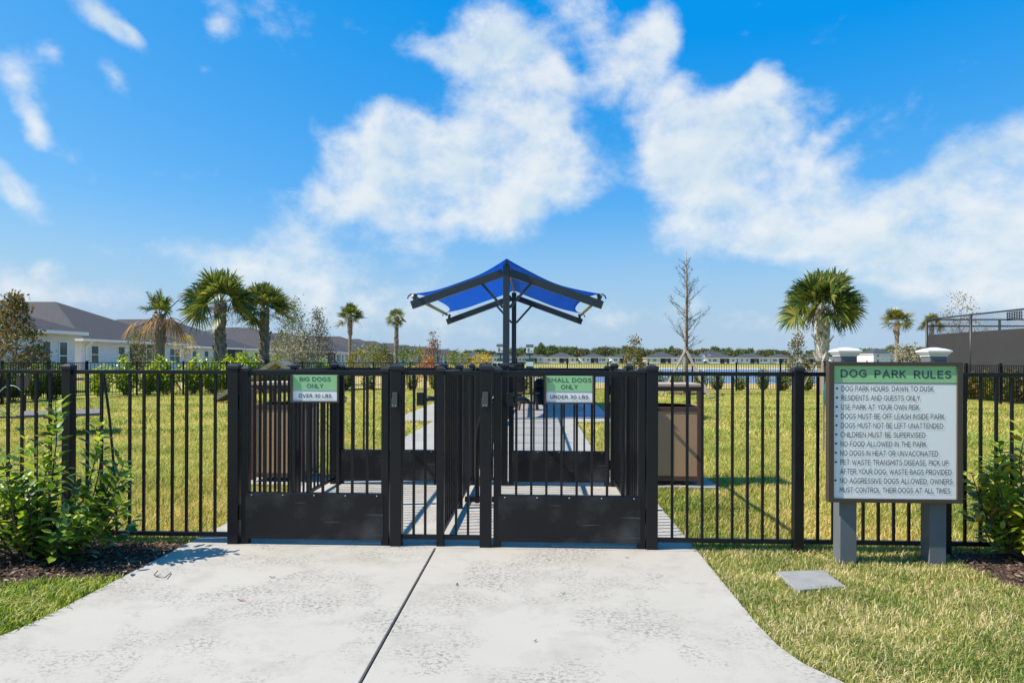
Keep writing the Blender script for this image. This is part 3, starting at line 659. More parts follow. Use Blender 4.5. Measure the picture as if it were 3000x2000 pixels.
def rules_sign():
    t = thing('rules_sign', 'large white and green dog park rules board on two slate grey posts', 'sign', (2.28, 4.55, 0))
    for x in (2.0, 2.565):
        p = MB().span(x - .053, x + .053, 4.497, 4.603, -.1, 1.336).build('sign_post', POSTG, t, bevel=.003)
        c = MB(); y = 4.55
        prof = [(.058, 1.330), (.058, 1.338), (.064, 1.342), (.069, 1.350), (.071, 1.357), (.076, 1.358), (.076, 1.367), (.05, 1.378), (.012, 1.388)]
        c.rings([[(x + sx * q, y + sy * q, z) for sx, sy in ((-1, -1), (1, -1), (1, 1), (-1, 1))] for q, z in prof]); c.build('post_cap', mat('white_vinyl_cap', (.62, .62, .62), .5), p)
    Y = 4.462; fx0, fx1, fz0, fz1 = 1.852, 2.690, .395, 1.294
    MB().span(fx0 + .012, fx1 - .012, Y - .004, Y + .030, fz0 + .012, fz1 - .012).build('board', SIGNW, t)
    fw = .034; f = MB(); yf = Y - .0165
    f.span(fx0, fx0 + fw, yf, Y + .032, fz0, fz1); f.span(fx1 - fw, fx1, yf, Y + .032, fz0, fz1)
    f.span(fx0 + fw, fx1 - fw, yf, Y + .032, fz1 - fw * .75, fz1); f.span(fx0 + fw, fx1 - fw, yf, Y + .032, fz0, fz0 + fw * .75)
    f.build('frame', BRONZE, t, bevel=.002)
    def sx(px): return aty(px, 1200, Y).x
    def sz(py, px=2630): return aty(px, py, Y).z
    MB().span(fx0 + fw, fx1 - fw, Y - .0056, Y - .0042, sz(1120), fz1 - fw * .75).build('green_band', SIGNG, t)
    MB().span(fx0 + fw, fx1 - fw, Y - .0056, Y - .0042, sz(1123.5), sz(1121.5)).build('rule_line', INK, t)
    yt = Y - .0064
    lettering(t, 'DOG', sz(1105, 2500), yt, INKG, left=sx(2461), width=sx(2537) - sx(2461), cap=.051, bold=.02)
    lettering(t, 'PARK', sz(1107, 2600), yt, INKG, left=sx(2560), width=sx(2652) - sx(2560), cap=.051, bold=.02)
    lettering(t, 'RULES', sz(1108.5, 2720), yt, INKG, left=sx(2675), width=sx(2785) - sx(2675), cap=.051, bold=.02)
    L = [('DOG PARK HOURS: DAWN TO DUSK', 2464, 269, 1), ('RESIDENTS AND GUESTS ONLY', 2463.6, 230, 1), ('USE PARK AT YOUR OWN RISK', 2463.2, 228, 1), ('DOGS MUST BE OFF LEASH INSIDE PARK', 2462.8, 302, 1),
         ('DOGS MUST NOT BE LEFT UNATTENDED', 2462.4, 299, 1), ('CHILDREN MUST BE SUPERVISED', 2461.8, 248, 1), ('NO FOOD ALLOWED IN THE PARK', 2461.5, 251, 1), ('NO DOGS IN HEAT OR UNVACCINATED', 2461, 286, 1),
         ('PET WASTE TRANSMITS DISEASE, PICK UP', 2461, 316, 1), ('AFTER YOUR DOG, WASTE BAGS PROVIDED', 2460.5, 326, 0), ('NO AGGRESSIVE DOGS ALLOWED, OWNERS', 2460, 329, 1), ('MUST CONTROL THEIR DOGS AT ALL TIMES', 2459.5, 323, 0)]
    for i, (s, x, w, b) in enumerate(L):
        yb = 1146.5 + 27.05 * i - .09 * i; z = sz(yb)
        lettering(t, s, z, yt, INK, left=sx(x), width=sx(x + w) - sx(x), cap=.0345, bold=-.006)
        if b:
            xb = sx(x - 13); d = MB(); n = 14; r = .0068; zc = z + .0185
            d.add([(xb + r * math.cos(2 * PI * k / n), yt, zc + r * math.sin(2 * PI * k / n)) for k in range(n)], [tuple(range(n))]); d.build('bullet', INK, t)
rules_sign()
c = [at(2273, 1673, .006), at(2411, 1668, .006), at(2478, 1716, .006), at(2337, 1727, .006)]
tag(MB().prism([(p.x, p.y) for p in (c[3], c[2], c[1], c[0])], -.05, .006).build('valve_cover', COVERM, loc=tuple(c[3]), bevel=.003), 'flat square grey utility cover lying in the grass before the rules sign', 'cover')

# ================================================================== bins
def bin_(x, y, label, yaw=0):
    t = thing('trash_bin', label, 'bin', (0, 0, 0), 'hooded bins beside the entry pen'); w = .255
    for sx in (-1, 1):
        for sy in (-1, 1):
            MB().span(sx * w - .022, sx * w + .022, sy * w - .022, sy * w + .022, .02, 1.0).build('corner_post', BROWN, t, bevel=.003)
    for sx in (-1, 1):
        MB().span(sx * (w + .004) - .01, sx * (w + .004) + .01, -w + .025, w - .025, .10, .775).build('side_panel', TAN, t)
        MB().span(-w + .025, w - .025, sx * (w + .004) - .01, sx * (w + .004) + .01, .10, .775).build('side_panel', TAN, t)
    for z0, z1 in ((.05, .10), (.775, .82)):
        r = MB()
        for s in (-1, 1):
            r.span(-w + .022, w - .022, s * w - .02, s * w + .02, z0, z1); r.span(s * w - .02, s * w + .02, -w + .022, w - .022, z0, z1)
        r.build('rail_band', BROWN, t, bevel=.002)
    l = MB(); n = 28
    l.tube([(0, 0, .1), (0, 0, .81), (0, 0, .828)], [.205, .205, .222], n, False); l.build('liner', LINER, t, smooth=True)
    h = MB().span(-w - .03, w + .03, -w - .03, w + .03, 1.03, 1.062).build('hood', HOODT, t, bevel=.004)
    k = MB()
    for s in (-1, 1): k.span(-w - .022, w + .022, s * w - .02, s * w + .02, .985, 1.029); k.span(s * w - .02, s * w + .02, -w + .02, w - .02, .985, 1.029)
    k.build('hood_frame', BROWN, t, bevel=.002)
    t.location = (x, y, .0); t.rotation_euler = (0, 0, yaw); return t
bin_(-2.79, 7.43, 'brown and tan trash bin with a hood behind the big dogs gate')
bin_(1.415, 7.46, 'brown and tan trash bin with a hood right of the small dogs gate')

# ================================================================== shade structure
def shade():
    t = thing('shade_canopy', 'blue fabric shade canopy on two dark steel posts over the pad', 'canopy', (-.75, 18.4, 0))
    Y0, Y1 = 15.29, 21.5
    def fr(Y, px_l, px_r, px_c, y_top, y_end, pw):
        c = aty(px_c, y_top, Y); MB().span(c.x - pw / 2, c.x + pw / 2, Y - pw / 2, Y + pw / 2, 0, c.z).build('post', STEELBLUE, t, bevel=.006)
        for px, s in ((px_l, -1), (px_r, 1)):
            e = aty(px, y_end, Y); a = Vector((c.x + s * pw / 2, Y, c.z - .17))
            MB().beam(a, e, .12, .175).build('rafter', STEELBLUE, t, bevel=.004)
            k0 = a.lerp(e, .235); k1 = Vector((c.x + s * pw / 2, Y, c.z - .95)); MB().beam(k1, k0 - Vector((0, 0, .06)), .06, .06).build('knee_brace', STEELBLUE, t)
            st = e.lerp(a, .03); MB().beam(st + Vector((0, 0, .06)), st + Vector((-s * -.0 + s * -.03, 0, .22)), .07, .07).build('eave_stub', STEELBLUE, t)
        return c
    cn = fr(Y0, 1206, 1765, 1483.5, 777, 894, .145); cf = fr(Y1, 1309, 1705, 1506, 857, 943, .145)
    OL = mat('olive_galvanised_tube', (.26, .23, .13), .45, .4)
    n0, n1 = aty(1211, 869, Y0), aty(1309, 921, Y1); MB().tube([n0, n1], .045, 10).build('eave_tube', OL, t, smooth=True)
    n0, n1 = aty(1759, 869, Y0), aty(1702, 922, Y1); MB().tube([n0, n1], .045, 10).build('eave_tube', OL, t, smooth=True)
    n0, n1 = Vector((cn.x, Y0, cn.z + .06)), Vector((cf.x, Y1, cf.z + .06)); MB().tube([n0, n1], .045, 10).build('ridge_tube', OL, t, smooth=True)
    # fabric
    NL, NF = aty(1205, 861, Y0 - .15), aty(1304, 916, Y1 + .1); PL, PF = aty(1764, 861, Y0 - .15), aty(1706, 919, Y1 + .1)
    RN, RF = aty(1484, 757, Y0 - .25), aty(1506, 850, Y1 + .1)
    U, Vn = 40, 24; V = []
    for j in range(Vn + 1):
        v = j / Vn; q = 4 * v * (1 - v)
        for i in range(U + 1):
            u = -1 + 2 * i / U; a = abs(u); sc_ = 1 - .17 * q ** .55; a2 = a * sc_
            E0, E1 = (NL, NF) if u < 0 else (PL, PF)
            ea = E0.lerp(E1, v); rg = RN.lerp(RF, v); p = rg.lerp(ea, a2)
            k = 4 * a2 * (1 - a2)
            p.z -= .10 * k * (1 - .5 * q) + .16 * q * (1 - a2) * a2 ** .3 + .05 * q
            # edges pull in towards the middle between the corners
            p.y += (.5 - v) * 2 * .32 * k * (abs(.5 - v) * 2) ** 2
            p.z += .012 * math.sin(9 * u + 5 * v) * k + .006 * math.sin(31 * u) * q
            V.append(p)
    F = [(j * (U + 1) + i, j * (U + 1) + i + 1, (j + 1) * (U + 1) + i + 1, (j + 1) * (U + 1) + i) for j in range(Vn) for i in range(U)]
    m = bpy.data.materials.new('blue_shade_fabric'); m.use_nodes = True; nt = m.node_tree; b = nt.nodes['Principled BSDF']
    b.inputs['Base Color'].default_value = (.006, .21, .60, 1); b.inputs['Roughness'].default_value = .75
    tr = nt.nodes.new('ShaderNodeBsdfTranslucent'); tr.inputs['Color'].default_value = (.012, .27, .72, 1)
    mx = nt.nodes.new('ShaderNodeMixShader'); mx.inputs[0].default_value = .55; o_ = nt.nodes['Material Output']
    nt.links.new(b.outputs[0], mx.inputs[1]); nt.links.new(tr.outputs[0], mx.inputs[2]); nt.links.new(mx.outputs[0], o_.inputs['Surface'])
    o = link_mesh('canopy', V, F, m, t, smooth=True); s = o.modifiers.new('thick', 'SOLIDIFY'); s.thickness = .006
    for p, d in ((NL, -1), (PL, 1), (NF, -1), (PF, 1)):
        MB().tube([p, p + Vector((d * .06, -.03, -.05)), p + Vector((d * .08, -.04, -.11))], .018, 6).build('corner_tie', STEELBLUE, t)
    return t
shade()
# bench under the canopy
t = thing('bench', 'brown plastic bench under the canopy on the small dogs side', 'bench', (-.1, 18.3, 0))
b = MB()
for k in range(4): b.span(-.62, .0, 18.05 + k * .115, 18.155 + k * .115, .42, .455)
b.build('seat', BROWN, t)
for x in (-.5, -.10):
    for s in (-1, 1): MB().beam((x - s * 0 + (.05 if x > -.3 else -.05), 18.27 + s * .2, .0), (x, 18.27 + s * .12, .42), .06, .06).build('leg', BROWN, t)
MB().span(-.5, -.10, 18.24, 18.30, .16, .22).build('stretcher', BROWN, t)
# domed bins
def dome(x, y, s, label):
    t = thing('domed_bin', label, 'bin', (x, y, 0)); m = MB(); prof = [(.15, 0), (.17, .05), (.175, .5)]
    m.tube([(x, y, z * s) for r, z in prof], [r * s for r, z in prof], 20); m.build('body', mat('black_bin_plastic', (.008, .008, .009), .5, spec=.2), t, smooth=True)
    d = MB(); pr = [(.185, .5), (.185, .54), (.17, .62), (.13, .69), (.07, .735), (.01, .75)]
    d.tube([(x, y, z * s) for r, z in pr], [r * s for r, z in pr], 20); d.build('lid', mat('black_bin_plastic', (.008, .008, .009), .5, spec=.2), t, smooth=True)
dome(.02, 20.6, 1.05, 'round black bin with a domed lid behind the bench under the canopy')
# pet waste stations
def station(px, Y, label):
    p = aty(px, 1020, Y); x = p.x; t = thing('waste_station', label, 'pet waste station', (x, Y, 0), 'pet waste stations')
    MB().tube([(x, Y, 0), (x, Y, 1.95)], .025, 8).build('pole', mat('green_pole', (.015, .06, .045), .5), t)
    s = MB().span(x - .15, x + .15, Y - .034, Y - .028, 1.55, 1.98).build('sign_plate', SIGNW, t)
    MB().span(x - .15, x + .15, Y - .0375, Y - .0345, 1.875, 1.98).build('sign_header', DARKG, s)
    MB().span(x - .15, x + .15, Y - .0375, Y - .0345, 1.55, 1.635).build('sign_footer', DARKG, s)
    lettering(s, 'PET WASTE', 1.925, Y - .039, SIGNW, center=x, width=.24, cap=.032); lettering(s, 'STATION', 1.885, Y - .039, SIGNW, center=x, width=.2, cap=.03)
    pic = MB()
    for dx in (-.075, -.03):
        pic.span(x + dx - .014, x + dx + .014, Y - .0375, Y - .0345, 1.725, 1.805); pic.span(x + dx - .012, x + dx - .002, Y - .0375, Y - .0345, 1.66, 1.725); pic.span(x + dx + .003, x + dx + .012, Y - .0375, Y - .0345, 1.66, 1.725)
        pic.span(x + dx - .01, x + dx + .01, Y - .0375, Y - .0345, 1.815, 1.84)
    pic.span(x + .03, x + .085, Y - .0375, Y - .0345, 1.695, 1.718); pic.span(x + .032, x + .038, Y - .0375, Y - .0345, 1.66, 1.695); pic.span(x + .076, x + .082, Y - .0375, Y - .0345, 1.66, 1.695); pic.span(x + .082, x + .105, Y - .0375, Y - .0345, 1.712, 1.735)
    pic.build('pictogram', DARKG, s)
    d = MB().span(x - .15, x + .15, Y - .11, Y + .03, .75, 1.40).build('bag_dispenser', GREENP, t, bevel=.01)
    MB().span(x - .145, x + .145, Y - .114, Y - .111, 1.10, 1.28).build('dispenser_label', SIGNW, d)
station(1552, 27.8, 'green pet waste station with a pictogram sign right of the canopy posts')
station(1466, 27.2, 'green pet waste station half hidden by the front canopy post')

# ================================================================== agility kit and park furniture
def table():
    t = thing('agility_table', 'low brown square agility table on a pedestal at the left of the lawn', 'table', (-8.75, 12.0, 0)); c = Vector((-8.62, 12.0, 0)); rot = Matrix.Rotation(R(31), 3, 'Z')
    MB().box(c + Vector((0, 0, .335)), (1.22, 1.22, .05), rot).build('table_top', TBROWN, t, bevel=.008)
    MB().box(c + Vector((0, 0, .285)), (.5, .5, .045), rot).build('support_frame', TBROWN, t)
    MB().box(c + Vector((0, 0, .13)), (.22, .22, .27), rot).build('pedestal', WOOD, t)
table()
def aframe():
    x0 = -10.1; y0 = 20.8; t = thing('agility_ramp', 'brown wooden A-frame agility ramp on the lawn left of the big dogs sign', 'ramp', (-8.1, 20.9, 0))
    for s in (-1, 1):
        foot = Vector((-8.12 + s * 1.95, 21.2, .02)); top = Vector((-8.12 + s * .02, 21.2, 1.27)); d = (top - foot)
        MB().beam(foot, top, .9, .05, up=(0, 0, 1)).build('ramp_board', WOOD, t)
        g = MB()
        for k in range(1, 9):
            q = foot.lerp(top, k / 9) ; nrm = Vector((-d.z * s, 0, abs(d.x))).normalized(); nrm.x = s * abs(d.z) / d.length * (1)
            g.beam(q + nrm * .035 + Vector((0, -.45, 0)), q + nrm * .035 + Vector((0, .45, 0)), .04, .025, up=tuple(nrm))
        g.build('cleats', WOOD, t)
        MB().beam(foot + Vector((0, -.47, .05)), top + Vector((0, -.47, .0)), .03, .12).build('side_rail', WOOD, t); MB().beam(foot + Vector((0, .47, .05)), top + Vector((0, .47, .0)), .03, .12).build('side_rail', WOOD, t)
aframe()
def hoop():
    c = aty(28, 1168, 14.6); t = thing('agility_hoop', 'hoop jump with a pale ring on a dark stand at the far left edge', 'hoop jump', (c.x, 14.6, 0))
    r = .29; MB().tube([(c.x + r * math.cos(a), 14.6 + .05 * math.sin(a), c.z + r * math.sin(a)) for a in np.linspace(0, 2 * PI, 33)], .011, 8, False).build('ring', mat('pale_ring', (.28, .29, .30), .4), t, smooth=True)
    for s in (-1, 1): MB().tube([(c.x + s * (r + .06), 14.6, 0), (c.x + s * (r + .06), 14.6, c.z + .1)], .022, 8).build('leg', BLACK, t)
    p = aty(70, 1115, 14.7); d = MB(); n = 18
    d.prism([(p.x + .16 * math.cos(2 * PI * k / n), p.z + .13 * math.sin(2 * PI * k / n) * (1.0 if k < 9 else 1.6)) for k in range(n)], 0, .03); d.v = [(x, 14.66 + z, y) for x, y, z in d.v]
    d.build('paddle', mat('dark_brown_paddle', (.04, .03, .028), .6), t)
    MB().tube([(c.x - r - .06, 14.6, .03), (c.x + r + .06, 14.6, .03)], .022, 8).build('base_bar', BLACK, t)
hoop()
# green slide piece behind the rules sign and thin stake
t = thing('agility_disc', 'green plastic agility ring edge showing left of the rules sign', 'agility ring', (aty(2440, 1180, 10).x, 10, 0))
pts = []
cx = aty(2447, 1150, 10).x; cz = aty(2447, 1150, 10).z
m_ = MB(); n = 40
for (ro, ri, y0, y1) in ((.215, .15, 9.95, 10.05),):
    secs = []
    for k in range(n):
        a = 2 * PI * k / n; secs.append([(cx + .7 * q * math.cos(a), yy, cz - .02 + q * math.sin(a) * 1.35) for q, yy in ((ri, y0), (ro, y0), (ro, y1), (ri, y1))])
    vs = [p for s in secs for p in s]; fs = []
    for k in range(n):
        for j in range(4): fs.append((k * 4 + j, k * 4 + (j + 1) % 4, ((k + 1) % n) * 4 + (j + 1) % 4, ((k + 1) % n) * 4 + j))
    m_.add(vs, fs)
m_.build('ring', GREENP, t, smooth=True)
MB().tube([(cx - .125, 10.1, 0), (cx - .125, 10.1, cz)], .014, 8).build('stake', STAKE, t); MB().tube([(cx + .125, 10.1, 0), (cx + .125, 10.1, cz)], .014, 8).build('stake', STAKE, t)

# court fence at the right
def court():
    t = thing('court_fence', 'tall black chain link court fence with grey windscreens at the far right', 'fence', (16.5, 28, 0))
    P = [aty(2715, 939, 28.6)]; X = P[0].x + .0; H = 3.05
    ysn = [28.6, 25.75, 22.9, 20.05, 17.2]
    tp = mat('black_vinyl_pipe', (.02, .022, .026), .45)
    for y in ysn: MB().tube([(X, y, -.05), (X, y, H)], .045, 10).build('post', tp, t, smooth=True)
    xsn = [X + 2.9 * k for k in range(1, 8)]
    for x in xsn: MB().tube([(x, 28.6, -.05), (x, 28.6, H)], .045, 10).build('post', tp, t, smooth=True)
    MB().tube([(X, 28.6, H), (X, 17.2, H)], .028, 8).build('top_rail', tp, t); MB().tube([(X, 28.6, H), (xsn[-1], 28.6, H)], .028, 8).build('top_rail', tp, t)
    MB().tube([(X, 28.6, H - .27), (xsn[-1], 28.6, H - .27)], .028, 8).build('mid_rail', tp, t)
    # chain link mesh: crossing wires
    for nm, f in (('side', lambda s, z: (X - .03, 28.6 - s, z)), ('end', lambda s, z: (X + s, 28.57, z))):
        L = 11.4 if nm == 'side' else 20.3; z0, z1 = (.05 if nm == 'side' else 2.0), 3.03; h = z1 - z0; m = MB(); st = .10; k = -h
        while k < L:
            for sg in (1, -1):
                a, b = k, k + h; za, zb = (z0, z1) if sg > 0 else (z1, z0)
                if a < 0: za = za + (zb - za) * (-a / h); a = 0
                if b > L: zb = za + (zb - za) * (L - a) / (b - a); b = L
                m.tube([f(a, za), f(b, zb)], .0032, 3, False)
            k += st
        m.build('chain_link', tp, t)
    MB().span(X - .012, X - .006, 17.2, 28.5, .05, 2.42).build('windscreen', WIND, t)
    MB().span(X + .1, xsn[-1], 28.64, 28.646, .05, 2.42).build('windscreen', WIND, t)
    a, b = atx(2953, 928, X - .05), atx(2996, 925, X - .05)
    m = MB(); y0, y1 = b.y, a.y; z0, z1 = 2.72, 2.98
    for z in np.linspace(z0, z1, 6): m.span(X - .10, X - .08, y0, y1, z - .012, z + .012)
    for y in np.linspace(y0, y1, 7): m.span(X - .08, X - .07, y - .014, y + .014, z0, z1)
    m.build('slatted_panel', BLACK, t)
court()
# ================================================================== houses
def hip(mb, x0, x1, y0, y1, z, pitch):
    w, d = x1 - x0, y1 - y0; h = min(w, d) / 2; zt = z + h * pitch
    if w >= d: r = [(x0 + h, (y0 + y1) / 2, zt), (x1 - h, (y0 + y1) / 2, zt)]
    else: r = [((x0 + x1) / 2, y0 + h, zt), ((x0 + x1) / 2, y1 - h, zt)]
    c = [(x0, y0, z), (x1, y0, z), (x1, y1, z), (x0, y1, z)]
    if w >= d: mb.add(c + r, [(0, 1, 5, 4), (1, 2, 5), (2, 3, 4, 5), (3, 0, 4), (3, 2, 1, 0)])
    else: mb.add(c + r, [(0, 1, 4), (1, 2, 5, 4), (2, 3, 5), (3, 0, 4, 5), (3, 2, 1, 0)])
def fascia(mb, x0, x1, y0, y1, z, h=.19, t=.06):
    mb.span(x0, x1, y0 - t, y0, z - h, z); mb.span(x0, x1, y1, y1 + t, z - h, z); mb.span(x0 - t, x0, y0 - t, y1 + t, z - h, z); mb.span(x1, x1 + t, y0 - t, y1 + t, z - h, z)
def window(t, x, w, z0, z1, y, side=0, double=False, xs=None):
    """in the wall facing -y at depth y; side=+1/-1 puts it in an end wall at x = xs"""
    f = MB(); fw = .07
    def sp(m, a, b, p, q, za, zb):
        if side == 0: m.span(a, b, y - q, y - p, za, zb)
        else: m.span(xs + side * p, xs + side * q, a, b, za, zb)
    a, b = x - w / 2, x + w / 2
    sp(f, a, a + fw, 0, .05, z0, z1); sp(f, b - fw, b, 0, .05, z0, z1); sp(f, a + fw, b - fw, 0, .05, z0, z0 + fw); sp(f, a + fw, b - fw, 0, .05, z1 - fw, z1)
    sp(f, a + fw, b - fw, 0, .045, (z0 + z1) / 2 - .03, (z0 + z1) / 2 + .03)
    if double: sp(f, x - .045, x + .045, 0, .048, z0 + fw, (z0 + z1) / 2 - .03); sp(f, x - .045, x + .045, 0, .048, (z0 + z1) / 2 + .03, z1 - fw)
    fr = f.build('window', TRIMW, t); p = MB(); sp(p, a + fw, b - fw, 0, .02, z0 + fw, z1 - fw); p.build('pane', GLASS, fr)
def lanai(t, x, w, y, zt=2.45, door=True, zb=.0):
    s = MB().span(x - w / 2, x + w / 2, y - .03, y - .005, zb, zt).build('shaded_lanai_screen', SCREENM, t)  # flat dark sheet on the uncut wall, for screen and shaded opening together
    d = MB(); n = max(2, int(w / 1.6))
    for k in range(n + 1):
        xx = x - w / 2 + w * k / n; d.span(xx - .025, xx + .025, y - .055, y - .031, zb, zt)
    d.span(x - w / 2 + .025, x + w / 2 - .025, y - .052, y - .031, .85, .90)
    d.build('screen_frame', mat('bronze_screen_frame', (.05, .05, .052), .5), t)
    if door:
        e = MB(); xx = x + w * .12
        e.span(xx - .5, xx - .43, y - .075, y - .056, .05, 2.1); e.span(xx + .43, xx + .5, y - .075, y - .056, .05, 2.1); e.span(xx - .43, xx + .43, y - .075, y - .056, 2.03, 2.1); e.span(xx - .43, xx + .43, y - .075, y - .056, .05, .4); e.span(xx - .43, xx + .43, y - .075, y - .056, 1.0, 1.08)
        e.build('screen_door', TRIMW, t)
def house(label, loc, rz, w, d, wh=2.7, pitch=.42, ov=.45, wm=None, rm=None, wins=(), lan=(), ends=(), wings=(), group=None, vents=0, storeys=1, spout=None):
    t = thing('house', label, 'house', (0, 0, 0), group); wm = wm or STUCCO; rm = rm or ROOF
    wl = MB(); wl.span(-w / 2, w / 2, 0, d, -.6, wh)
    for (a, b, f) in wings: wl.span(a, b, -f, -.002, -.6, wh)
    wl.build('wall', wm, t)
    r = MB(); hip(r, -w / 2 - ov, w / 2 + ov, -ov, d + ov, wh + .012, pitch)
    for (a, b, f) in wings: hip(r, a - ov, b + ov, -f - ov, (b - a) + ov - f, wh + .016, pitch)
    rf = r.build('roof', rm, t)
    fa = MB(); fascia(fa, -w / 2 - ov, w / 2 + ov, -ov, d + ov, wh)
    for (a, b, f) in wings: fascia(fa, a - ov, b + ov, -f - ov, -ov - .07, wh + .004)
    fa.build('gutter', TRIMW, t)
    if vents:
        for k in range(vents):
            v = MB(); v.tube([(-1 + k * .9, 2.2, wh + 2.6 * pitch - .1), (-1 + k * .9, 2.2, wh + 2.6 * pitch + .35)], .07, 8); v.build('vent_pipe', TRIMW, rf)
    for (x, ww, z0, z1, db) in wins: window(t, x, ww, z0, z1, 0, double=db)
    for (x, ww) in lan: lanai(t, x, ww, 0)
    for (side, y, ww, z0, z1) in ends: window(t, y, ww, z0, z1, 0, side=side, xs=side * w / 2)
    if spout is not None:
        MB().tube([(spout, -ov - .05, wh - .15), (spout, -ov - .05, wh - .3), (spout, -.06, wh - .6), (spout, -.06, 0)], .05, 6).build('downspout', TRIMW, t)
    t.location = loc; t.rotation_euler = (0, 0, rz); return t
HX = -35.65
def ly(px, py, X, Yc): return atx(px, py, X).y - Yc
# the row at the left; local x runs away from the camera
yc = 59.5
house('white bungalow with a charcoal hip roof, nearest behind the dying palm', (HX, yc, .25), R(90), 15.4, 21, wh=2.72, pitch=.435, vents=0, spout=-7.2,
      wins=((ly(277, 1030, HX, yc), 1.0, .75, 2.25, False), (ly(355, 1030, HX, yc), 1.0, .75, 2.25, False), (ly(511, 1040, HX, yc), 1.9, .75, 2.25, True)), lan=((ly(425, 1040, HX, yc), 4.6),))
yc = 32.0
house('white bungalow with a charcoal hip roof at the left edge behind the bronze leaved tree', (-27.65, yc, .25), R(90), 15.2, 20, wh=2.72, pitch=.42,
      wins=((ly(134, 1020, -27.65, yc), .75, .45, 2.15, False), (ly(184, 1020, -27.65, yc), .75, .45, 2.15, False)))
yc = 77.0
house('white bungalow between the two tall left palms with narrow windows', (HX, yc, .18), R(90), 14.2, 20, wh=2.6, pitch=.43,
      wins=((ly(568, 1040, HX, yc), .95, .75, 2.2, False), (ly(604, 1042, HX, yc), .95, .75, 2.2, False)), lan=((ly(688, 1045, HX, yc), 3.8),))
LEFT = [(100.2, 'charcoal roofed bungalow behind the third palm with bright hedge in front'), (114.8, 'charcoal roofed bungalow mostly hidden behind the silver shrub'), (129.8, 'pale bungalow behind the two thin oaks'),
        (145.5, 'pale bungalow with roof vents behind the slim palm left of the canopy'), (162, 'pale bungalow right of the slim palm with a dark lanai'), (179, 'pale bungalow behind the small yellow trees'),
        (200, 'pale bungalow behind the short palm left of the canopy'), (222, 'pale bungalow behind the dark green young tree'), (240, 'pale bungalow seen just left of the red leaved tree'),
        (256, 'pale bungalow behind the red leaved tree'), (285, 'pale bungalow seen just right of the red leaved tree'), (317, 'last pale bungalow of the left row, nearest the tree line')]
for i, (yc, lb) in enumerate(LEFT):
    ww = 13.6 if i in (1, 2) else 14.6
    house(lb, (HX - (i % 3) * .25, yc, .25 + (.35 if yc > 130 else 0) + (.2 if yc > 250 else 0)), R(90), ww, 19.5 - (i % 2), wh=2.65, pitch=.43, vents=2 if i in (3, 6) else 0, group='bungalows in the left row',
          wins=((-5.6, 1.0, .8, 2.2, False), (-2.6, 1.0, .8, 2.2, False), (5.7, 1.8, .8, 2.2, True)), lan=((1.9, 4.2),), ends=((-1, 3.5, .95, .8, 2.2), (-1, 9.5, .95, .8, 2.2)))
# across the lake
def far_house(px0, px1, ridge, base, label, wm, kind, Y=350, d=14):
    a = aty(px0, base, Y); b = aty(px1, base, Y); top = aty((px0 + px1) / 2, ridge, Y).z
    w = (b.x - a.x) - .9; z0 = a.z if abs(a.z) < 2 else .5
    wh = 2.75; pitch = (top - z0 - wh) / (min(w + .9, d + .9) / 2)
    f = w / 16.0
    W1 = [(-6.3 * f, 1.1, .9, 2.2, False), (-3.6 * f, 1.9, .9, 2.2, True), (6.2 * f, 1.1, .9, 2.2, False)]; ln = [(1.6 * f, 4.8 * f)]
    if kind == 1: W1 = [(-5.4 * f, 1.9, .9, 2.2, True), (4.6 * f, 1.0, .9, 2.2, False), (6.6 * f, 1.0, .9, 2.2, False)]; ln = [(-.4 * f, 4.8 * f)]
    if kind == 2: W1 = [(-6 * f, 1.0, .9, 2.2, False), (-3.4 * f, 1.0, .9, 2.2, False), (3.6 * f, 1.0, .9, 2.2, False), (5.6 * f, 1.9, .9, 2.2, True)]; ln = [(.3 * f, 4.2 * f)]
    house(label, ((a.x + b.x) / 2, Y, z0), R(random.uniform(-4, 4)), w, d, wh=wh, pitch=pitch, wm=wm, rm=ROOF2, wins=W1, lan=ln, group='houses across the lake', ends=((-1, 4, 1.2, .9, 2.2),))
FARH = [(1340, 1428, 1029, 1062, 'grey screened bungalow left of the canopy posts, right of the red tree', STUCCO3, 1), (1424, 1512, 1031, 1062, 'pale bungalow directly behind the canopy posts', STUCCO, 2),
        (1513, 1594, 1031, 1062, 'grey bungalow behind the right pet waste station', STUCCO3, 0), (1596, 1690, 1032, 1062.5, 'cream bungalow across the lake, first right of the waste station', STUCCO2, 0),
        (1697, 1783, 1034, 1062.5, 'white bungalow across the lake with dark lanai above the small dogs gate', STUCCO, 2), (1789, 1866, 1034, 1063, 'white bungalow across the lake behind the orange tinged young tree', STUCCO, 1),
        (1888, 1992, 1031, 1063.5, 'wide cream bungalow across the lake left of the bare tree', STUCCO2, 0), (1983, 2064, 1032, 1063.5, 'pale bungalow across the lake behind the bare tree stakes', STUCCO, 2),
        (2068, 2160, 1034, 1064, 'white bungalow across the lake just right of the bare tree', STUCCO, 0), (2159, 2259, 1035, 1064, 'white bungalow across the lake midway to the big palm', STUCCO, 2),
        (2256, 2335, 1036, 1064, 'white bungalow across the lake behind the young tree left of the big palm', STUCCO, 1), (2345, 2424, 1037, 1064.5, 'grey bungalow across the lake behind the big palm trunk', STUCCO3, 1),
        (2430, 2512, 1040, 1065, 'small white bungalow across the lake behind the left sign post cap', STUCCO, 1), (2515, 2592, 1039, 1065, 'bungalow across the lake between the sign post caps', STUCCO3, 2)]
for h in FARH: far_house(*h)
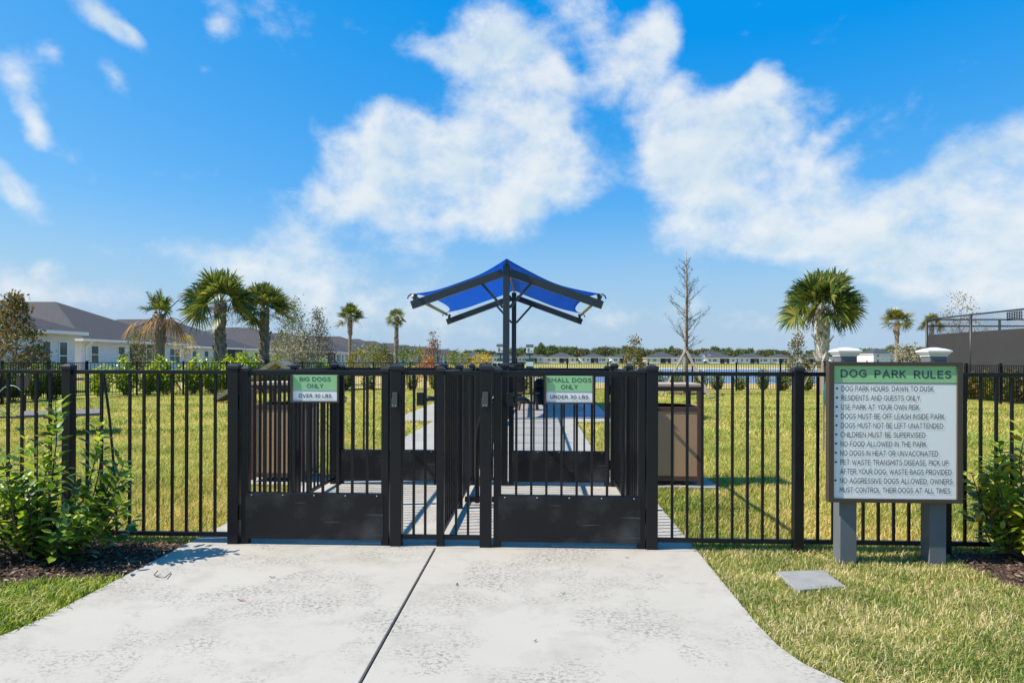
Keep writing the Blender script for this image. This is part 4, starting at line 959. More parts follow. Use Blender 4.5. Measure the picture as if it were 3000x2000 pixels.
a = aty(2552, 1060, 300); house('two storey white house above the rules sign right of centre', (a.x + 6, 300, .4), R(12), 11.5, 11, wh=4.6, pitch=.42, wm=STUCCO, rm=ROOF2, wins=((-3.6, 1.2, .9, 2.1, False), (-3.6, 1.2, 3.2, 4.2, False), (3, 1.2, .9, 2.1, False), (3, 1.2, 3.2, 4.2, False)), ends=((-1, 4, 1.2, .9, 2.1),))
for (px0, px1, rg, lb) in ((1776, 1806, 1040, 'small dark roofed house set back between two lakeside bungalows'), (1568, 1600, 1037, 'roof of a house set back behind the grey bungalow')):
    a = aty(px0, 1060, 385); b = aty(px1, 1060, 385); tp = aty(px0, rg, 385).z
    house(lb, ((a.x + b.x) / 2, 385, .6), 0, b.x - a.x + 4, 10, wh=2.8, pitch=(tp - 3.4) / 5.4, rm=ROOF2, wins=((-2, 1.2, .9, 2.2, False),), group='houses set back across the lake')
def gable_house():
    a = aty(2052, 1048, 372); t = thing('house', 'house with two white gables peeping over the lakeside roofs right of the bare tree', 'house', (0, 0, 0))
    MB().span(0, 15, 0, 10, -.6, 3.0).build('wall', STUCCO, t); r = MB(); hip(r, -.4, 15.4, -.4, 10.4, 3.01, .62); r.build('roof', ROOF2, t)
    for x in (1.2, 4.6):
        g = MB(); g.add([(x - 1.7, -.7, 2.9), (x + 1.7, -.7, 2.9), (x, -.7, 5.4), (x - 1.7, 4, 2.9), (x + 1.7, 4, 2.9), (x, 4, 5.4)], [(0, 1, 2), (3, 5, 4), (0, 3, 4, 1)]); gb = g.build('gable', TRIMW, t)
        s = MB(); s.beam((x - 1.85, 1.6, 2.85), (x + .05, 1.6, 5.55), 4.9, .1); s.beam((x + 1.85, 1.6, 2.85), (x - .05, 1.6, 5.55), 4.9, .1)
        s.build('gable_roof', ROOF2, gb)
    t.location = (a.x, 372, .9)
gable_house()

# ================================================================== plants
def tz(x, y): return float(terrain_h(np.array(float(x)), np.array(float(y))))
def crown_points(profile, h0, h1, Rx, n_cl, per, spread, inner=.35):
    t = RNG.random(n_cl); pr = np.array([profile(v) for v in t]); keep = RNG.random(n_cl) < (.25 + pr); t, pr = t[keep], pr[keep]
    a = RNG.random(len(t)) * 2 * PI; r = Rx * pr * (inner + (1 - inner) * np.sqrt(RNG.random(len(t))))
    C = np.stack([r * np.cos(a), r * np.sin(a), h0 + (h1 - h0) * t], 1)
    P = np.repeat(C, per, 0) + RNG.normal(size=(len(C) * per, 3)) * spread * np.array([1, 1, .75])
    O = np.repeat(C, per, 0); O[:, 2] -= spread
    return C, P, O
def foliage(P, out, size, w=.55, up=.3, rich=False, fold=.3):
    n = len(P); D = rand_dirs(n) * .9 + out * .7; D[:, 2] += up; Nn = rand_dirs(n, .8)
    L = size * (.7 + .6 * RNG.random(n)); return leaves(P, D, Nn, L, L * w, fold, rich)
CONE = lambda t: max(.04, (1 - t) ** .8)
OVAL = lambda t: math.sin(PI * min(1, max(0, t * .9 + .08))) ** .6
BROAD = lambda t: max(0.05, (1 - (2 * t - .8) ** 2 / 1.7)) ** .6
def tree(label, x, y, z1, Rx, h0, lm, size, prof=OVAL, n_cl=60, per=22, spread=.16, tr=.05, bark=None, limbs=16, cat='tree', group=None, name='tree', z0=None, rich=False, up=.2, w=.55, flat=1.0):
    z0 = tz(x, y) if z0 is None else z0; t = thing(name, label, cat, (x, y, z0), group); H = z1 - z0; bark = bark or BARK
    C, P, O = crown_points(prof, h0, H, Rx, n_cl, per, spread)
    org = np.array([x, y, z0]); out = P - np.array([0, 0, (h0 + H) / 2]); out /= np.maximum(np.linalg.norm(out, axis=1, keepdims=True), .01)
    V, F = foliage(P + org, out, size, w, up, rich); 
    m = MB(); top = H * .97; bend = [Vector((x + .03 * H * math.sin(k * 1.3 + x) * (k / 6), y, z0 + top * k / 6)) for k in range(7)]
    m.tube([bend[0] - Vector((0, 0, .1))] + bend, [tr * 1.25] + [tr * (1 - .9 * k / 6) for k in range(7)], 8)
    idx = RNG.choice(len(C), min(limbs, len(C)), replace=False)
    for i in idx:
        c = Vector(C[i]); r = math.hypot(c.x, c.y); zb = max(.25 * h0 + .1, c.z - r * .9 - .1); s = Vector((x, y, z0 + min(zb, top * .95))); e = Vector((x, y, z0)) + c
        mid = s.lerp(e, .5) + Vector((random.uniform(-.05, .05), random.uniform(-.05, .05), -.06 * r)); q = tr * (1 - .8 * min(1, zb / top)) * .55
        m.tube([s, mid, e], [q, q * .7, q * .3], 5, False)
    m.build('trunk', bark, t, smooth=True); link_mesh('crown', V, F, lm, t); return t

MAG = leaf_mat('bronze_green_leaves', [(0, (.035, .055, .016)), (.35, (.09, .11, .03)), (.6, (.22, .13, .05)), (.85, (.30, .16, .055)), (1, (.22, .22, .06))], .5, .2, .25)
OAK = leaf_mat('grey_green_leaves', [(0, (.045, .062, .024)), (.5, (.12, .14, .05)), (1, (.24, .25, .11))], .5, .25)
SILV = leaf_mat('silvery_leaves', [(0, (.10, .105, .065)), (.45, (.29, .285, .21)), (.75, (.42, .41, .33)), (1, (.28, .20, .13))], .6, .15, .15)
YEL = leaf_mat('yellow_leaves', [(0, (.20, .20, .02)), (.5, (.42, .30, .02)), (1, (.50, .38, .05))], .5, .35)
YGR = leaf_mat('yellow_green_leaves', [(0, (.06, .085, .015)), (.5, (.16, .17, .025)), (1, (.30, .26, .03))], .5, .35)
GRN = leaf_mat('mid_green_leaves', [(0, (.025, .065, .012)), (.5, (.08, .145, .025)), (1, (.20, .25, .045))], .45, .25)
RED = leaf_mat('red_and_green_leaves', [(0, (.04, .055, .02)), (.35, (.09, .09, .03)), (.6, (.22, .07, .03)), (1, (.34, .12, .035))], .5, .3, patch=.4, pscale=.9)
ORA = leaf_mat('orange_leaves', [(0, (.28, .06, .02)), (.5, (.42, .13, .03)), (1, (.30, .18, .04))], .5, .3)
OLIV = leaf_mat('olive_orange_leaves', [(0, (.045, .06, .015)), (.45, (.11, .12, .025)), (.75, (.20, .17, .03)), (1, (.28, .12, .03))], .45, .25, patch=.3, pscale=.8)
HEDGE = leaf_mat('bright_hedge_leaves', [(0, (.06, .12, .01)), (.35, (.22, .33, .015)), (1, (.48, .56, .04))], .35, .4, .5)
HEDG2 = leaf_mat('green_hedge_leaves', [(0, (.03, .075, .012)), (.5, (.12, .19, .025)), (.85, (.27, .31, .04)), (1, (.32, .18, .06))], .4, .3, .5)
VIB = leaf_mat('glossy_viburnum_leaves', [(0, (.025, .075, .012)), (.36, (.08, .17, .02)), (.68, (.24, .35, .035)), (1, (.50, .54, .07))], .38, .32, .4)
VIB2 = leaf_mat('yellowing_viburnum_leaves', [(0, (.09, .18, .02)), (.45, (.30, .40, .04)), (.8, (.52, .50, .06)), (1, (.56, .24, .07))], .35, .32, .45)
FARG = leaf_mat('hazy_far_tree_leaves', [(0, (.055, .085, .035)), (.5, (.12, .165, .06)), (1, (.22, .26, .10))], .7, .1, .2)  # distance haze painted in: leaf colours lightened and turned slightly bluish
FARB = leaf_mat('far_olive_tree_leaves', [(0, (.07, .08, .045)), (.5, (.14, .145, .075)), (1, (.24, .225, .12))], .7, .1, .2)
FROND = leaf_mat('palm_fronds', [(0, (.03, .062, .018)), (.45, (.085, .135, .032)), (.8, (.19, .225, .05)), (1, (.34, .30, .085))], .38, .25, .5, patch=.25, pscale=1.2)
FROND2 = leaf_mat('yellowing_palm_fronds', [(0, (.05, .075, .015)), (.5, (.14, .15, .025)), (1, (.28, .22, .05))], .4, .3, .5)
DEADF = leaf_mat('dead_palm_fronds', [(0, (.13, .065, .03)), (.5, (.26, .14, .065)), (1, (.40, .29, .16))], .75, .25, .2)
FRUIT = leaf_mat('palm_fruit_clusters', [(0, (.05, .032, .028)), (.6, (.10, .06, .048)), (1, (.17, .10, .07))], .8, 0, .2)

def fan(Vs, Fs, base, d, up, pet, L, nl, spread=115, droop=.25, wl=.055, wind=.0):
    """one fan frond: bent stalk and a folded fan of strap leaflets"""
    base = np.array(base); d = np.array(d) / np.linalg.norm(d); S = np.cross(d, np.array(up)); S /= max(np.linalg.norm(S), 1e-6); U = np.cross(S, d)
    hub = base + d * pet + np.array([0, 0, -droop * pet * .25]); o = sum(len(v) for v in Vs)
    wst = .018; st = np.array([base - S * wst, base + S * wst, hub + S * wst * .6, hub - S * wst * .6]); Vs.append(st); Fs.append(np.array([[0, 1, 2, 3]]) + o); o += 4
    d2 = d + np.array([0, 0, -droop * .5]); d2 /= np.linalg.norm(d2)
    th = np.radians(np.linspace(-spread, spread, nl) + RNG.normal(size=nl) * 2.5); k = np.cos(th * .5)
    Ld = L * (.62 + .38 * k) * (.78 + .3 * RNG.random(nl))
    dirs = d2[None] * np.cos(th)[:, None] + S[None] * np.sin(th)[:, None] + U[None] * (.22 * np.abs(np.sin(th)) + .05 * RNG.normal(size=nl))[:, None]
    dirs /= np.linalg.norm(dirs, axis=1, keepdims=True)
    h = hub[None] - d2[None] * (.10 * L) + d2[None] * (.16 * L * (1 - np.abs(th) / np.radians(spread)))[:, None]
    sd = np.cross(dirs, U[None]); sd /= np.maximum(np.linalg.norm(sd, axis=1, keepdims=True), 1e-6)
    dz = np.zeros((nl, 3)); dz[:, 2] = -1
    p1 = h + dirs * (Ld * .5)[:, None] + dz * (droop * .10 * Ld)[:, None]; p2 = h + dirs * (Ld * .80)[:, None] + dz * (droop * .36 * Ld)[:, None]; p3 = h + dirs * (Ld * .98)[:, None] + dz * (droop * .75 * Ld)[:, None]
    w0, w1, w2, w3 = wl * .35, wl * .5, wl * .30, .003
    V = np.stack([h - sd * w0, h + sd * w0, p1 + sd * w1, p1 - sd * w1, p2 + sd * w2, p2 - sd * w2, p3 + sd * w3, p3 - sd * w3], 1).reshape(-1, 3)
    q = np.array([[0, 1, 2, 3], [3, 2, 4, 5], [5, 4, 6, 7]]); F = (np.arange(nl)[:, None, None] * 8 + q[None]).reshape(-1, 4) + o
    Vs.append(V); Fs.append(F)
def palm(label, x, y, ztop_trunk, Rc, nfr, tr, boots=1.0, seed=1, fm=None, bmat=None, fruit=7, dead=0, lean=(0, 0), stakes=False, elmin=-8, smooth_to=0.0, nl=30, group=None):
    rs = np.random.default_rng(seed); global RNG; keep = RNG; RNG = rs
    z0 = tz(x, y); t = thing('palm_tree', label, 'palm tree', (x, y, z0), group); H = ztop_trunk - z0
    def axis(s): return Vector((x + lean[0] * s * s, y + lean[1] * s * s, z0 + H * s))
    prof = lambda s: tr * (1.35 if s < .04 else 1.0) * (1.0 + .12 * math.sin(s * 9 + seed)) * (.86 if s < smooth_to else 1.0)
    ss = np.linspace(0, 1.04, 18); m = MB(); m.tube([axis(s) - (Vector((0, 0, .15)) if s == 0 else Vector((0, 0, 0))) for s in ss], [prof(s) for s in ss], 16); m.build('trunk', PALMT, t, smooth=True)
    b = MB(); nb = int(H * (1 - smooth_to) * 26 * boots)
    for k in range(nb):
        s = smooth_to + (1 - smooth_to) * (k + .5) / nb; a = k * 2.39996 + rs.normal() * .12; c = axis(s); r = prof(s) * .86; rd = Vector((math.cos(a), math.sin(a), 0)); tg = Vector((-rd.y, rd.x, 0))
        L = .34 * (.8 + .5 * rs.random()) * tr / .2; w = .115 * tr / .2; ln = .12 + .16 * rs.random() + (.45 if rs.random() < .07 else 0)
        dr = (Vector((0, 0, 1)) + rd * ln + tg * rs.normal() * .1).normalized(); p = c + rd * r; nn = tg.cross(dr).normalized()
        th = .03 * tr / .2; sec = []
        for f, ww, tt in ((0, 1.0, 1.0), (.45, .8, .9), (1.0, .42, .5)):
            q = p + dr * L * f; sec.append([q - tg * w * ww - nn * th * tt, q + tg * w * ww - nn * th * tt, q + tg * w * ww * .9 + nn * th * tt, q - tg * w * ww * .9 + nn * th * tt])
        b.rings(sec)
    if nb: b.build('trunk_boots', bmat or BOOT, t)
    Vs, Fs = [], []; top = np.array(axis(1.0)); up = (0, 0, 1)
    for k in range(nfr):
        u = (k + .5) / nfr; el = R(elmin + (84 - elmin) * u) + rs.normal() * .12; a = k * 2.39996 + seed; d = (math.cos(a) * math.cos(el), math.sin(a) * math.cos(el), math.sin(el))
        pet = Rc * (.40 + .20 * rs.random()); L = Rc * (.46 + .14 * rs.random()) * (1 - .18 * u); dr = .22 - .16 * u + .28 * rs.random() ** 2
        dv = Vector(d); sv = dv.cross(Vector((0, 0, 1))); sv = sv.normalized() if sv.length > .05 else Vector((1, 0, 0)); uv = sv.cross(dv); ro = rs.normal() * .95    # every blade is twisted its own way on its stalk
        fan(Vs, Fs, top + np.array([0, 0, .25 * u * Rc * .3]), d, tuple(uv * math.cos(ro) + sv * math.sin(ro)), pet, L, nl, 108, dr, .062 * Rc / 1.6)
    V = np.concatenate(Vs); F = np.concatenate(Fs); link_mesh('fronds', V, F, fm or FROND, t)
    if dead:
        Vs, Fs = [], []
        for k in range(dead):
            a = k * 2 * PI / dead + rs.normal() * .25 + seed; d = (math.cos(a), math.sin(a), .55 - .9 * rs.random()); fan(Vs, Fs, top + np.array([0, 0, .05]), d, up, Rc * (.35 + .35 * rs.random()), Rc * (.55 + .25 * rs.random()), nl, 62 + 30 * rs.random(), .75 + .7 * rs.random(), .05 * Rc / 1.6)
        link_mesh('dead_fronds', np.concatenate(Vs), np.concatenate(Fs), DEADF, t)
    if fruit:
        P = []
        for k in range(fruit):
            a = k * 2 * PI / fruit + rs.random() * .6; L = Rc * (.35 + .35 * rs.random()); d = np.array([math.cos(a), math.sin(a), 0.])
            for q in range(int(170 * Rc / 1.6)):
                s = rs.random() ** .6; sp = .03 + .13 * s * Rc / 1.6; P.append(top + d * L * s + np.array([0, 0, .05 - L * (.15 * s + .62 * s * s)]) + rs.normal(size=3) * sp)
        P = np.array(P); n = len(P); V, F = leaves(P, rand_dirs(n, -.4), rand_dirs(n), np.full(n, .055 * Rc / 1.6), np.full(n, .03 * Rc / 1.6)); tag(link_mesh('fruit_clusters', V, F, FRUIT, t), kind='stuff')
    if stakes:
        for k in range(3):
            a = k * 2 * PI / 3 + seed + 2.2; f = Vector((x + math.cos(a) * .95, y + math.sin(a) * .95, z0)); e = Vector((x + math.cos(a) * tr * 1.1, y + math.sin(a) * tr * 1.1, z0 + 1.35)); MB().beam(f, e, .09, .045).build('stake', STAKE, t)
        bd = MB()
        for z in (1.22, 1.34): bd.tube([(x + math.cos(a) * tr * 1.2, y + math.sin(a) * tr * 1.2, z0 + z) for a in np.linspace(0, 2 * PI, 17)], .02, 5, False)
        bd.build('strap', BLACK, t)
    RNG = keep; return t
p = aty(467, 1100, 28.5)
t = palm('dying palm with drooping brown fronds on the left', p.x, p.y, 3.15, 1.2, 7, .21, .35, 3, dead=6, fruit=0, stakes=True, elmin=35, smooth_to=.62, nl=26)
m = MB(); c = Vector((p.x, p.y, 3.1))
for d, L in (((-.45, 0, .9), 1.25), ((-.06, 0, 1), 1.15), ((.75, 0, .7), 1.5), ((-.9, 0, -.35), 1.5)): m.tube([c, c + Vector(d) * L], [.028, .014], 5)
m.build('bare_stalk', TWIG, t)
p = aty(645, 1100, 28.8); palm('tallest palm of the left pair with a full green crown', p.x, p.y, 3.62, 1.75, 38, .20, 1.0, 5, elmin=-12, fruit=7, stakes=True, smooth_to=.28)
p = aty(774, 1100, 30.6); palm('green palm right of the tallest left palm, dark rough trunk', p.x, p.y, 3.52, 1.5, 34, .18, 1.1, 9, elmin=-14, fruit=3, smooth_to=.1, stakes=True)
p = aty(1025, 1070, 70); palm('slim palm with a smooth trunk midway between left palms and canopy', p.x, p.y, 5.65, 1.8, 30, .19, .8, 13, fruit=5, smooth_to=.68, nl=24, stakes=True)
p = aty(1161, 1070, 74); palm('small headed palm with a rough trunk just left of the canopy', p.x, p.y, 6.0, 1.25, 24, .20, .9, 17, fruit=5, smooth_to=.35, elmin=-45, nl=22, stakes=True)
p = at(2408, 1152); palm('large palm on the right lawn with white trunk boots and brown fruit', p.x, p.y, 3.45, 1.78, 58, .215, 1.25, 21, bmat=BOOTW, elmin=-10, fruit=9, stakes=True, smooth_to=.36, nl=34)
p = aty(2627, 1080, 70); palm('palm with a smooth pale trunk above the rules sign', p.x, p.y, 5.2, 1.8, 30, .22, .3, 25, fm=FROND2, fruit=6, smooth_to=.8, nl=24)
p = aty(2729, 1080, 82); palm('palm crown showing behind the corner of the court fence', p.x, p.y, 5.6, 1.6, 28, .22, .4, 29, fm=FROND2, fruit=5, smooth_to=.7, nl=22)

def tp(px, Y): return aty(px, 1080, Y)
p = tp(45, 27); tree('bronze and green leaved conical tree at the left edge', p.x, p.y, 4.05, 1.42, .3, MAG, .13, CONE, 300, 22, .15, .05, BARK2, 26, up=.3)
p = tp(421, 38); tree('small thin leaved oak behind the dying palm', p.x, p.y, 3.15, .95, .8, OAK, .12, OVAL, 70, 16, .17, .045, BARK, 22)
p = tp(542, 46); tree('small yellow leaved sapling left of the tallest palm', p.x, p.y, 3.0, .62, 1.3, YEL, .13, OVAL, 26, 14, .15, .035, BARK2, 14)
p = tp(860, 36); tree('tall loose oak right of the left palms', p.x, p.y, 4.45, 1.25, 1.0, OAK, .10, CONE, 260, 18, .17, .05, BARK, 40, up=.25)
p = tp(850, 34); tree('wide silvery grey shrub under the loose oak', p.x, p.y, 2.55, 1.3, .1, SILV, .12, BROAD, 150, 22, .17, .05, BARK2, 20, cat='shrub', name='shrub')
p = tp(930, 38); tree('slender oak with brownish lower leaves right of the silvery shrub', p.x, p.y, 4.1, 1.15, .6, leaf_mat('olive_brown_oak_leaves', [(0, (.03, .045, .02)), (.55, (.08, .09, .035)), (1, (.20, .13, .07))], .5, .25, patch=.2), .105, CONE, 200, 18, .18, .05, BARK, 36, up=.25)
SM = [(1046, 58, 1026, .9, YGR, 'low yellow green young tree right of the slim palm'), (1078, 62, 1006, 1.15, YGR, 'yellow topped young tree between the two slim palms'), (1110, 66, 1005, 1.0, GRN, 'green young tree beside the yellow topped one'), (1127, 60, 1030, .8, OLIV, 'small tan leaved tree just left of the small headed palm'),
      (1190, 60, 1019, .85, GRN, 'dark green oval young tree right of the small headed palm'), (1222, 64, 1018, .9, YGR, 'yellowish young tree left of the red leaved tree'),
      (1319, 90, 1036, 1.0, YGR, 'small pale young tree right of the red leaved tree'), (1341, 85, 1026, 1.1, GRN, 'slim green young tree left of the canopy posts'), (1364, 95, 1038, 1.1, YGR, 'low pale sapling near the grey screened bungalow')]
for px, Y, py, Rr, lm, lb in SM:
    p = tp(px, Y); tree(lb, p.x, p.y, aty(px, py, Y).z, Rr, .35, lm, .17, OVAL, 55, 18, .2, .04, BARK2, 14)
p = tp(1411, 100); tree('golden yellow feathery shrub left of the canopy posts', p.x, p.y, aty(1411, 1039, 100).z, 1.6, .2, YEL, .28, BROAD, 60, 20, .28, .05, BARK2, 10, cat='shrub', name='shrub')
p = tp(1268, 50); tree('red leaved tree left of the canopy', p.x, p.y, aty(1268, 974, 50).z, .95, .5, RED, .13, lambda t: max(.05, (1 - t) ** .9) if t > .1 else .8, 120, 18, .17, .05, BARK, 24)
p = tp(1250, 46); tree('low orange shrub at the foot of the red leaved tree', p.x, p.y, aty(1250, 1052, 46).z, .7, .05, ORA, .14, BROAD, 40, 18, .15, .03, BARK, 8, cat='shrub', name='shrub')
p = tp(1858, 44); tree('orange tinged conical young tree behind the small dogs gate post', p.x, p.y, aty(1858, 978, 44).z, .85, .45, OLIV, .13, CONE, 110, 18, .14, .045, BARK, 24)
p = tp(2336, 41); tree('olive green conical young tree left of the big palm', p.x, p.y, aty(2336, 971, 41).z, .85, .3, OLIV, .125, CONE, 120, 18, .13, .045, BARK, 24)
p = tp(2815, 52); tree('sparse yellow leaved tree behind the court fence', p.x, p.y, aty(2815, 862, 52).z, 2.1, .8, leaf_mat('sparse_yellow_leaves', [(0, (.10, .09, .02)), (.6, (.28, .22, .04)), (1, (.22, .10, .05))], .5, .3), .13, lambda t: OVAL(t) * (1 - .5 * t), 120, 13, .25, .06, BARK, 60, up=.3)
p = tp(2650, 60); tree('wide silver leaved shrub right of the smooth trunk palm', p.x, p.y, aty(2650, 1013, 60).z, 1.5, .1, SILV, .16, BROAD, 90, 22, .22, .05, BARK2, 12, cat='shrub', name='shrub')

# leafless trees
def bare(label, x, y, H, Rr, tr, seed, nb=46, sub=7, stakes=False, lm=None, bark=None, prof=lambda s: 1 - s):
    rs = random.Random(seed); z0 = tz(x, y); t = thing('bare_tree', label, 'tree', (x, y, z0), None); m = MB(); tw = MB(); top = Vector((x, y, z0 + H))
    m.tube([(x, y, z0 - .1), (x, y, z0 + H * .3), (x + .02, y, z0 + H * .7), top], [tr * 1.2, tr, tr * .5, tr * .12], 8); m.build('trunk', bark or BARK2, t, smooth=True)
    tips = []
    for k in range(nb):
        s = .30 + .66 * rs.random() ** 1.15; a = rs.uniform(0, 2 * PI); L = Rr * max(.12, prof((s - .3) / .7)) * rs.uniform(.45, 1.15); p0 = Vector((x, y, z0 + H * s)); rd = Vector((math.cos(a), math.sin(a), 0)); e = rs.uniform(.15, .9) + .5 * s
        pts = [p0]; d = (rd + Vector((0, 0, e))).normalized()
        for q in range(4):
            d = (d + Vector((rs.uniform(-.28, .28), rs.uniform(-.28, .28), rs.uniform(-.12, .2)))).normalized(); pts.append(pts[-1] + d * L / 4)
        r0 = tr * .19 * (1 - .6 * s); tw.tube(pts, [r0, r0 * .8, r0 * .55, r0 * .4, r0 * .25], 4, False)
        for j in range(sub):
            i = rs.randint(1, 4); b0 = pts[i - 1].lerp(pts[i], rs.random()); dd = (d + Vector((rs.uniform(-1, 1), rs.uniform(-1, 1), rs.uniform(-.5, .9)))).normalized(); l2 = L * rs.uniform(.14, .36)
            b1 = b0 + dd * l2 * .5; b2 = b1 + (dd + Vector((rs.uniform(-.5, .5), rs.uniform(-.5, .5), rs.uniform(-.2, .5)))).normalized() * l2 * .5
            tw.tube([b0, b1, b2], [r0 * .32 + .0012, r0 * .25 + .001, .0015], 3, False); tips.append(b2)
            for g in range(2):
                c0 = b0.lerp(b2, rs.uniform(.3, .9)); c1 = c0 + Vector((rs.uniform(-1, 1), rs.uniform(-1, 1), rs.uniform(-.3, .9))).normalized() * l2 * .4; tw.tube([c0, c1], [.003, .0015], 3, False); tips.append(c1)
    tw.build('branches', TWIG, t)
    if lm:
        P = np.array([tuple(rs.choice(tips)) for _ in range(60)]); n = len(P); V, F = leaves(P, rand_dirs(n, -.5), rand_dirs(n), np.full(n, .05), np.full(n, .035)); link_mesh('dry_leaves', V, F, lm, t)
    if stakes:
        for px, py in ((1937, 1160), (2080, 1165), (1998, 1141)):
            f = at(px, py); MB().beam(f, Vector((x, y, z0 + 1.75)) + (f - Vector((x, y, 0))).normalized() * .11, .09, .045).build('stake', STAKE, t)
        b = MB()
        for z in (1.60, 1.72): b.tube([(x + math.cos(a) * .15, y + math.sin(a) * .15, z0 + z) for a in np.linspace(0, 2 * PI, 13)], .016, 5, False)
        b.build('strap', BLACK, t)
    return t
p = at(2009, 1153); bare('tall leafless staked tree on the lawn right of the small dogs gate', p.x, p.y, 5.85, 1.45, .095, 4, 62, 11, True, DEADF, prof=lambda s: .14 + .86 * (1 - s) ** .85 * min(1, .6 + 2.2 * s))
ring = []
for k in range(26): a = 2 * PI * k / 26; q = .75 + .12 * math.sin(3 * a + 1) + .05 * math.sin(7 * a); ring.append((p.x + q * math.cos(a), p.y + .75 * q * math.sin(a)))
MULCH = mat('dark_mulch', (.055, .036, .027), .95, var=.45, vscale=40, bump=1.0, bscale=70)
tag(MB().prism(ring, -.05, .05).build('mulch', MULCH, bevel=.05), kind='structure')
p = tp(717, 60); bare('small white leafless sapling before the third bungalow', p.x, p.y, 3.3, 1.0, .05, 8, 20, 5)
p = tp(1083, 62.5); bare('thin leafless sapling behind the yellow topped young tree', p.x, p.y, 3.9, .8, .035, 12, 16, 4)

# far wood behind the houses across the lake: three kinds, each tree its own object
def far_proto(name, label, kind, seed):
    global RNG; keep = RNG; RNG = np.random.default_rng(seed); t = thing(name, label, 'tree', (0, 0, -50), 'trees in the far tree line')
    n_cl, per = (120, 26); prof = {0: BROAD, 1: (lambda s: OVAL(s)), 2: (lambda s: .25 + .6 * math.sin(PI * s))}[kind]; H = (10, 11, 14)[kind]; h0 = (1.5, 2, 5)[kind]; Rr = (4.6, 3.8, 3.0)[kind]
    C, P, O = crown_points(prof, h0, H, Rr, n_cl, per, .62); out = P - np.array([0, 0, H * .5]); out /= np.linalg.norm(out, axis=1, keepdims=True)
    V, F = foliage(P + np.array([0, 0, -50]), out, .75, .7, .3); m = MB(); m.tube([(0, 0, -50.5), (0, 0, -50 + H * .6)], [.3, .12], 6)
    for c in C[:14]: m.tube([(0, 0, -50 + max(1, c[2] - 3)), (c[0], c[1], c[2] - 50)], [.12, .05], 4, False)
    m.build('trunk', BARK, t); link_mesh('crown', V, F, (FARG, FARB, FARG)[kind], t); RNG = keep; return t
kinds = [('far_tree', 'round green tree in the far tree line behind the houses', 0), ('far_tree', 'brownish olive tree in the far tree line behind the houses', 1), ('pine_tree', 'taller loose crowned pine in the far tree line behind the houses', 2)]
protos = [far_proto(n, l, k, 50 + k) for n, l, k in kinds]
used = [False] * 3
sky = [(1286, 1030, 0), (1305, 1024, 0), (1326, 1028, 1), (1372, 1027, 0), (1395, 1026, 0), (1408, 1024, 0), (1425, 1030, 0), (1440, 1029, 1), (1500, 1022, 0), (1518, 1021, 0), (1537, 1020, 0), (1562, 1024, 0), (1576, 1016, 0), (1584, 1006, 2), (1600, 1016, 0), (1617, 1014, 0), (1634, 1017, 0), (1650, 1018, 0), (1668, 1017, 0), (1680, 1018, 0), (1700, 1022, 1), (1716, 1023, 1), (1745, 1021, 1), (1764, 1017, 0), (1780, 1018, 1), (1805, 1019, 0), (1832, 1015, 0), (1850, 1016, 0), (1880, 1021, 0), (1900, 1025, 1), (1922, 1023, 0), (1942, 1022, 0), (1967, 1015, 2), (1985, 1022, 1), (2022, 1025, 1), (2045, 1025, 0), (2063, 1022, 1), (2092, 1017, 0), (2128, 1021, 0), (2150, 1030, 1), (2172, 1023, 0), (2196, 1022, 0), (2230, 1026, 1), (2250, 1025, 1), (2268, 1025, 0), (2295, 1028, 1), (2380, 1027, 0), (2430, 1030, 0), (2455, 1025, 0), (2500, 1026, 1), (2530, 1023, 0), (2555, 1022, 0), (2590, 1023, 1), (2620, 1012, 0), (2660, 1015, 1), (2700, 1018, 0), (2745, 1020, 1), (2790, 1021, 0), (2840, 1022, 1), (2900, 1022, 0), (2960, 1022, 1)]
for i, (px, py, k) in enumerate(sky):
    Y = 430 + (i * 37) % 40; q = aty(px, py, Y); z0 = .5; Hn = (10.4, 11.4, 14.4)[k]; s = (q.z - z0) / Hn; wx = max(s, .95) * random.uniform(.95, 1.25) if k != 2 else s
    if not used[k]: o = protos[k]; o.location = (q.x, Y, z0); o.rotation_euler = (0, 0, i); o.scale = (wx, wx, s); used[k] = True
    else: dup(protos[k], (q.x, Y, z0), i * 1.7, (wx, wx, s))

# hedges
def shrub_proto(label, lm, H, Rr, n, size, seed, group, cat='shrub', spires=6, rich=False):
    global RNG; keep = RNG; RNG = np.random.default_rng(seed); rs = random.Random(seed); t = thing('shrub', label, cat, (0, 0, -40), group); st = MB(); P = []; D = []
    for k in range(11 + spires):
        a = k * 2.4; lean = rs.uniform(.15, .8) if k >= spires else rs.uniform(.02, .45); h = H * (rs.uniform(.5, .85) if k >= spires else rs.uniform(.8, 1.05)); tip = Vector((math.cos(a) * Rr * lean * 1.15, math.sin(a) * Rr * lean * 1.15, h)); b0 = Vector((math.cos(a) * .06, math.sin(a) * .06, 0)); mid = b0.lerp(tip, .5) + Vector((tip.x * .18, tip.y * .18, 0))
        st.tube([b0 + Vector((0, 0, -40)), mid + Vector((0, 0, -40)), tip + Vector((0, 0, -40))], [.011, .008, .004], 4, False)
        for q in range(n):
            s = .12 + .88 * (q + rs.random()) / n; c = b0.lerp(mid, s * 2) if s < .5 else mid.lerp(tip, s * 2 - 1); aa = rs.uniform(0, 2 * PI); d = Vector((math.cos(aa), math.sin(aa), rs.uniform(.1, 1.1))); P.append(tuple(c + d.normalized() * .02)); D.append(tuple(d))
    P = np.array(P) + np.array([0, 0, -40]); P[:, :2] += RNG.normal(size=(len(P), 2)) * Rr * .09; D = np.array(D); m = len(P); L = size * (.7 + .6 * RNG.random(m)); V, F = leaves(P, D, rand_dirs(m, 1.2), L, L * .55, .3, rich)
    st.build('stems', BARK, t, smooth=True); link_mesh('foliage', V, F, lm, t); RNG = keep; return t
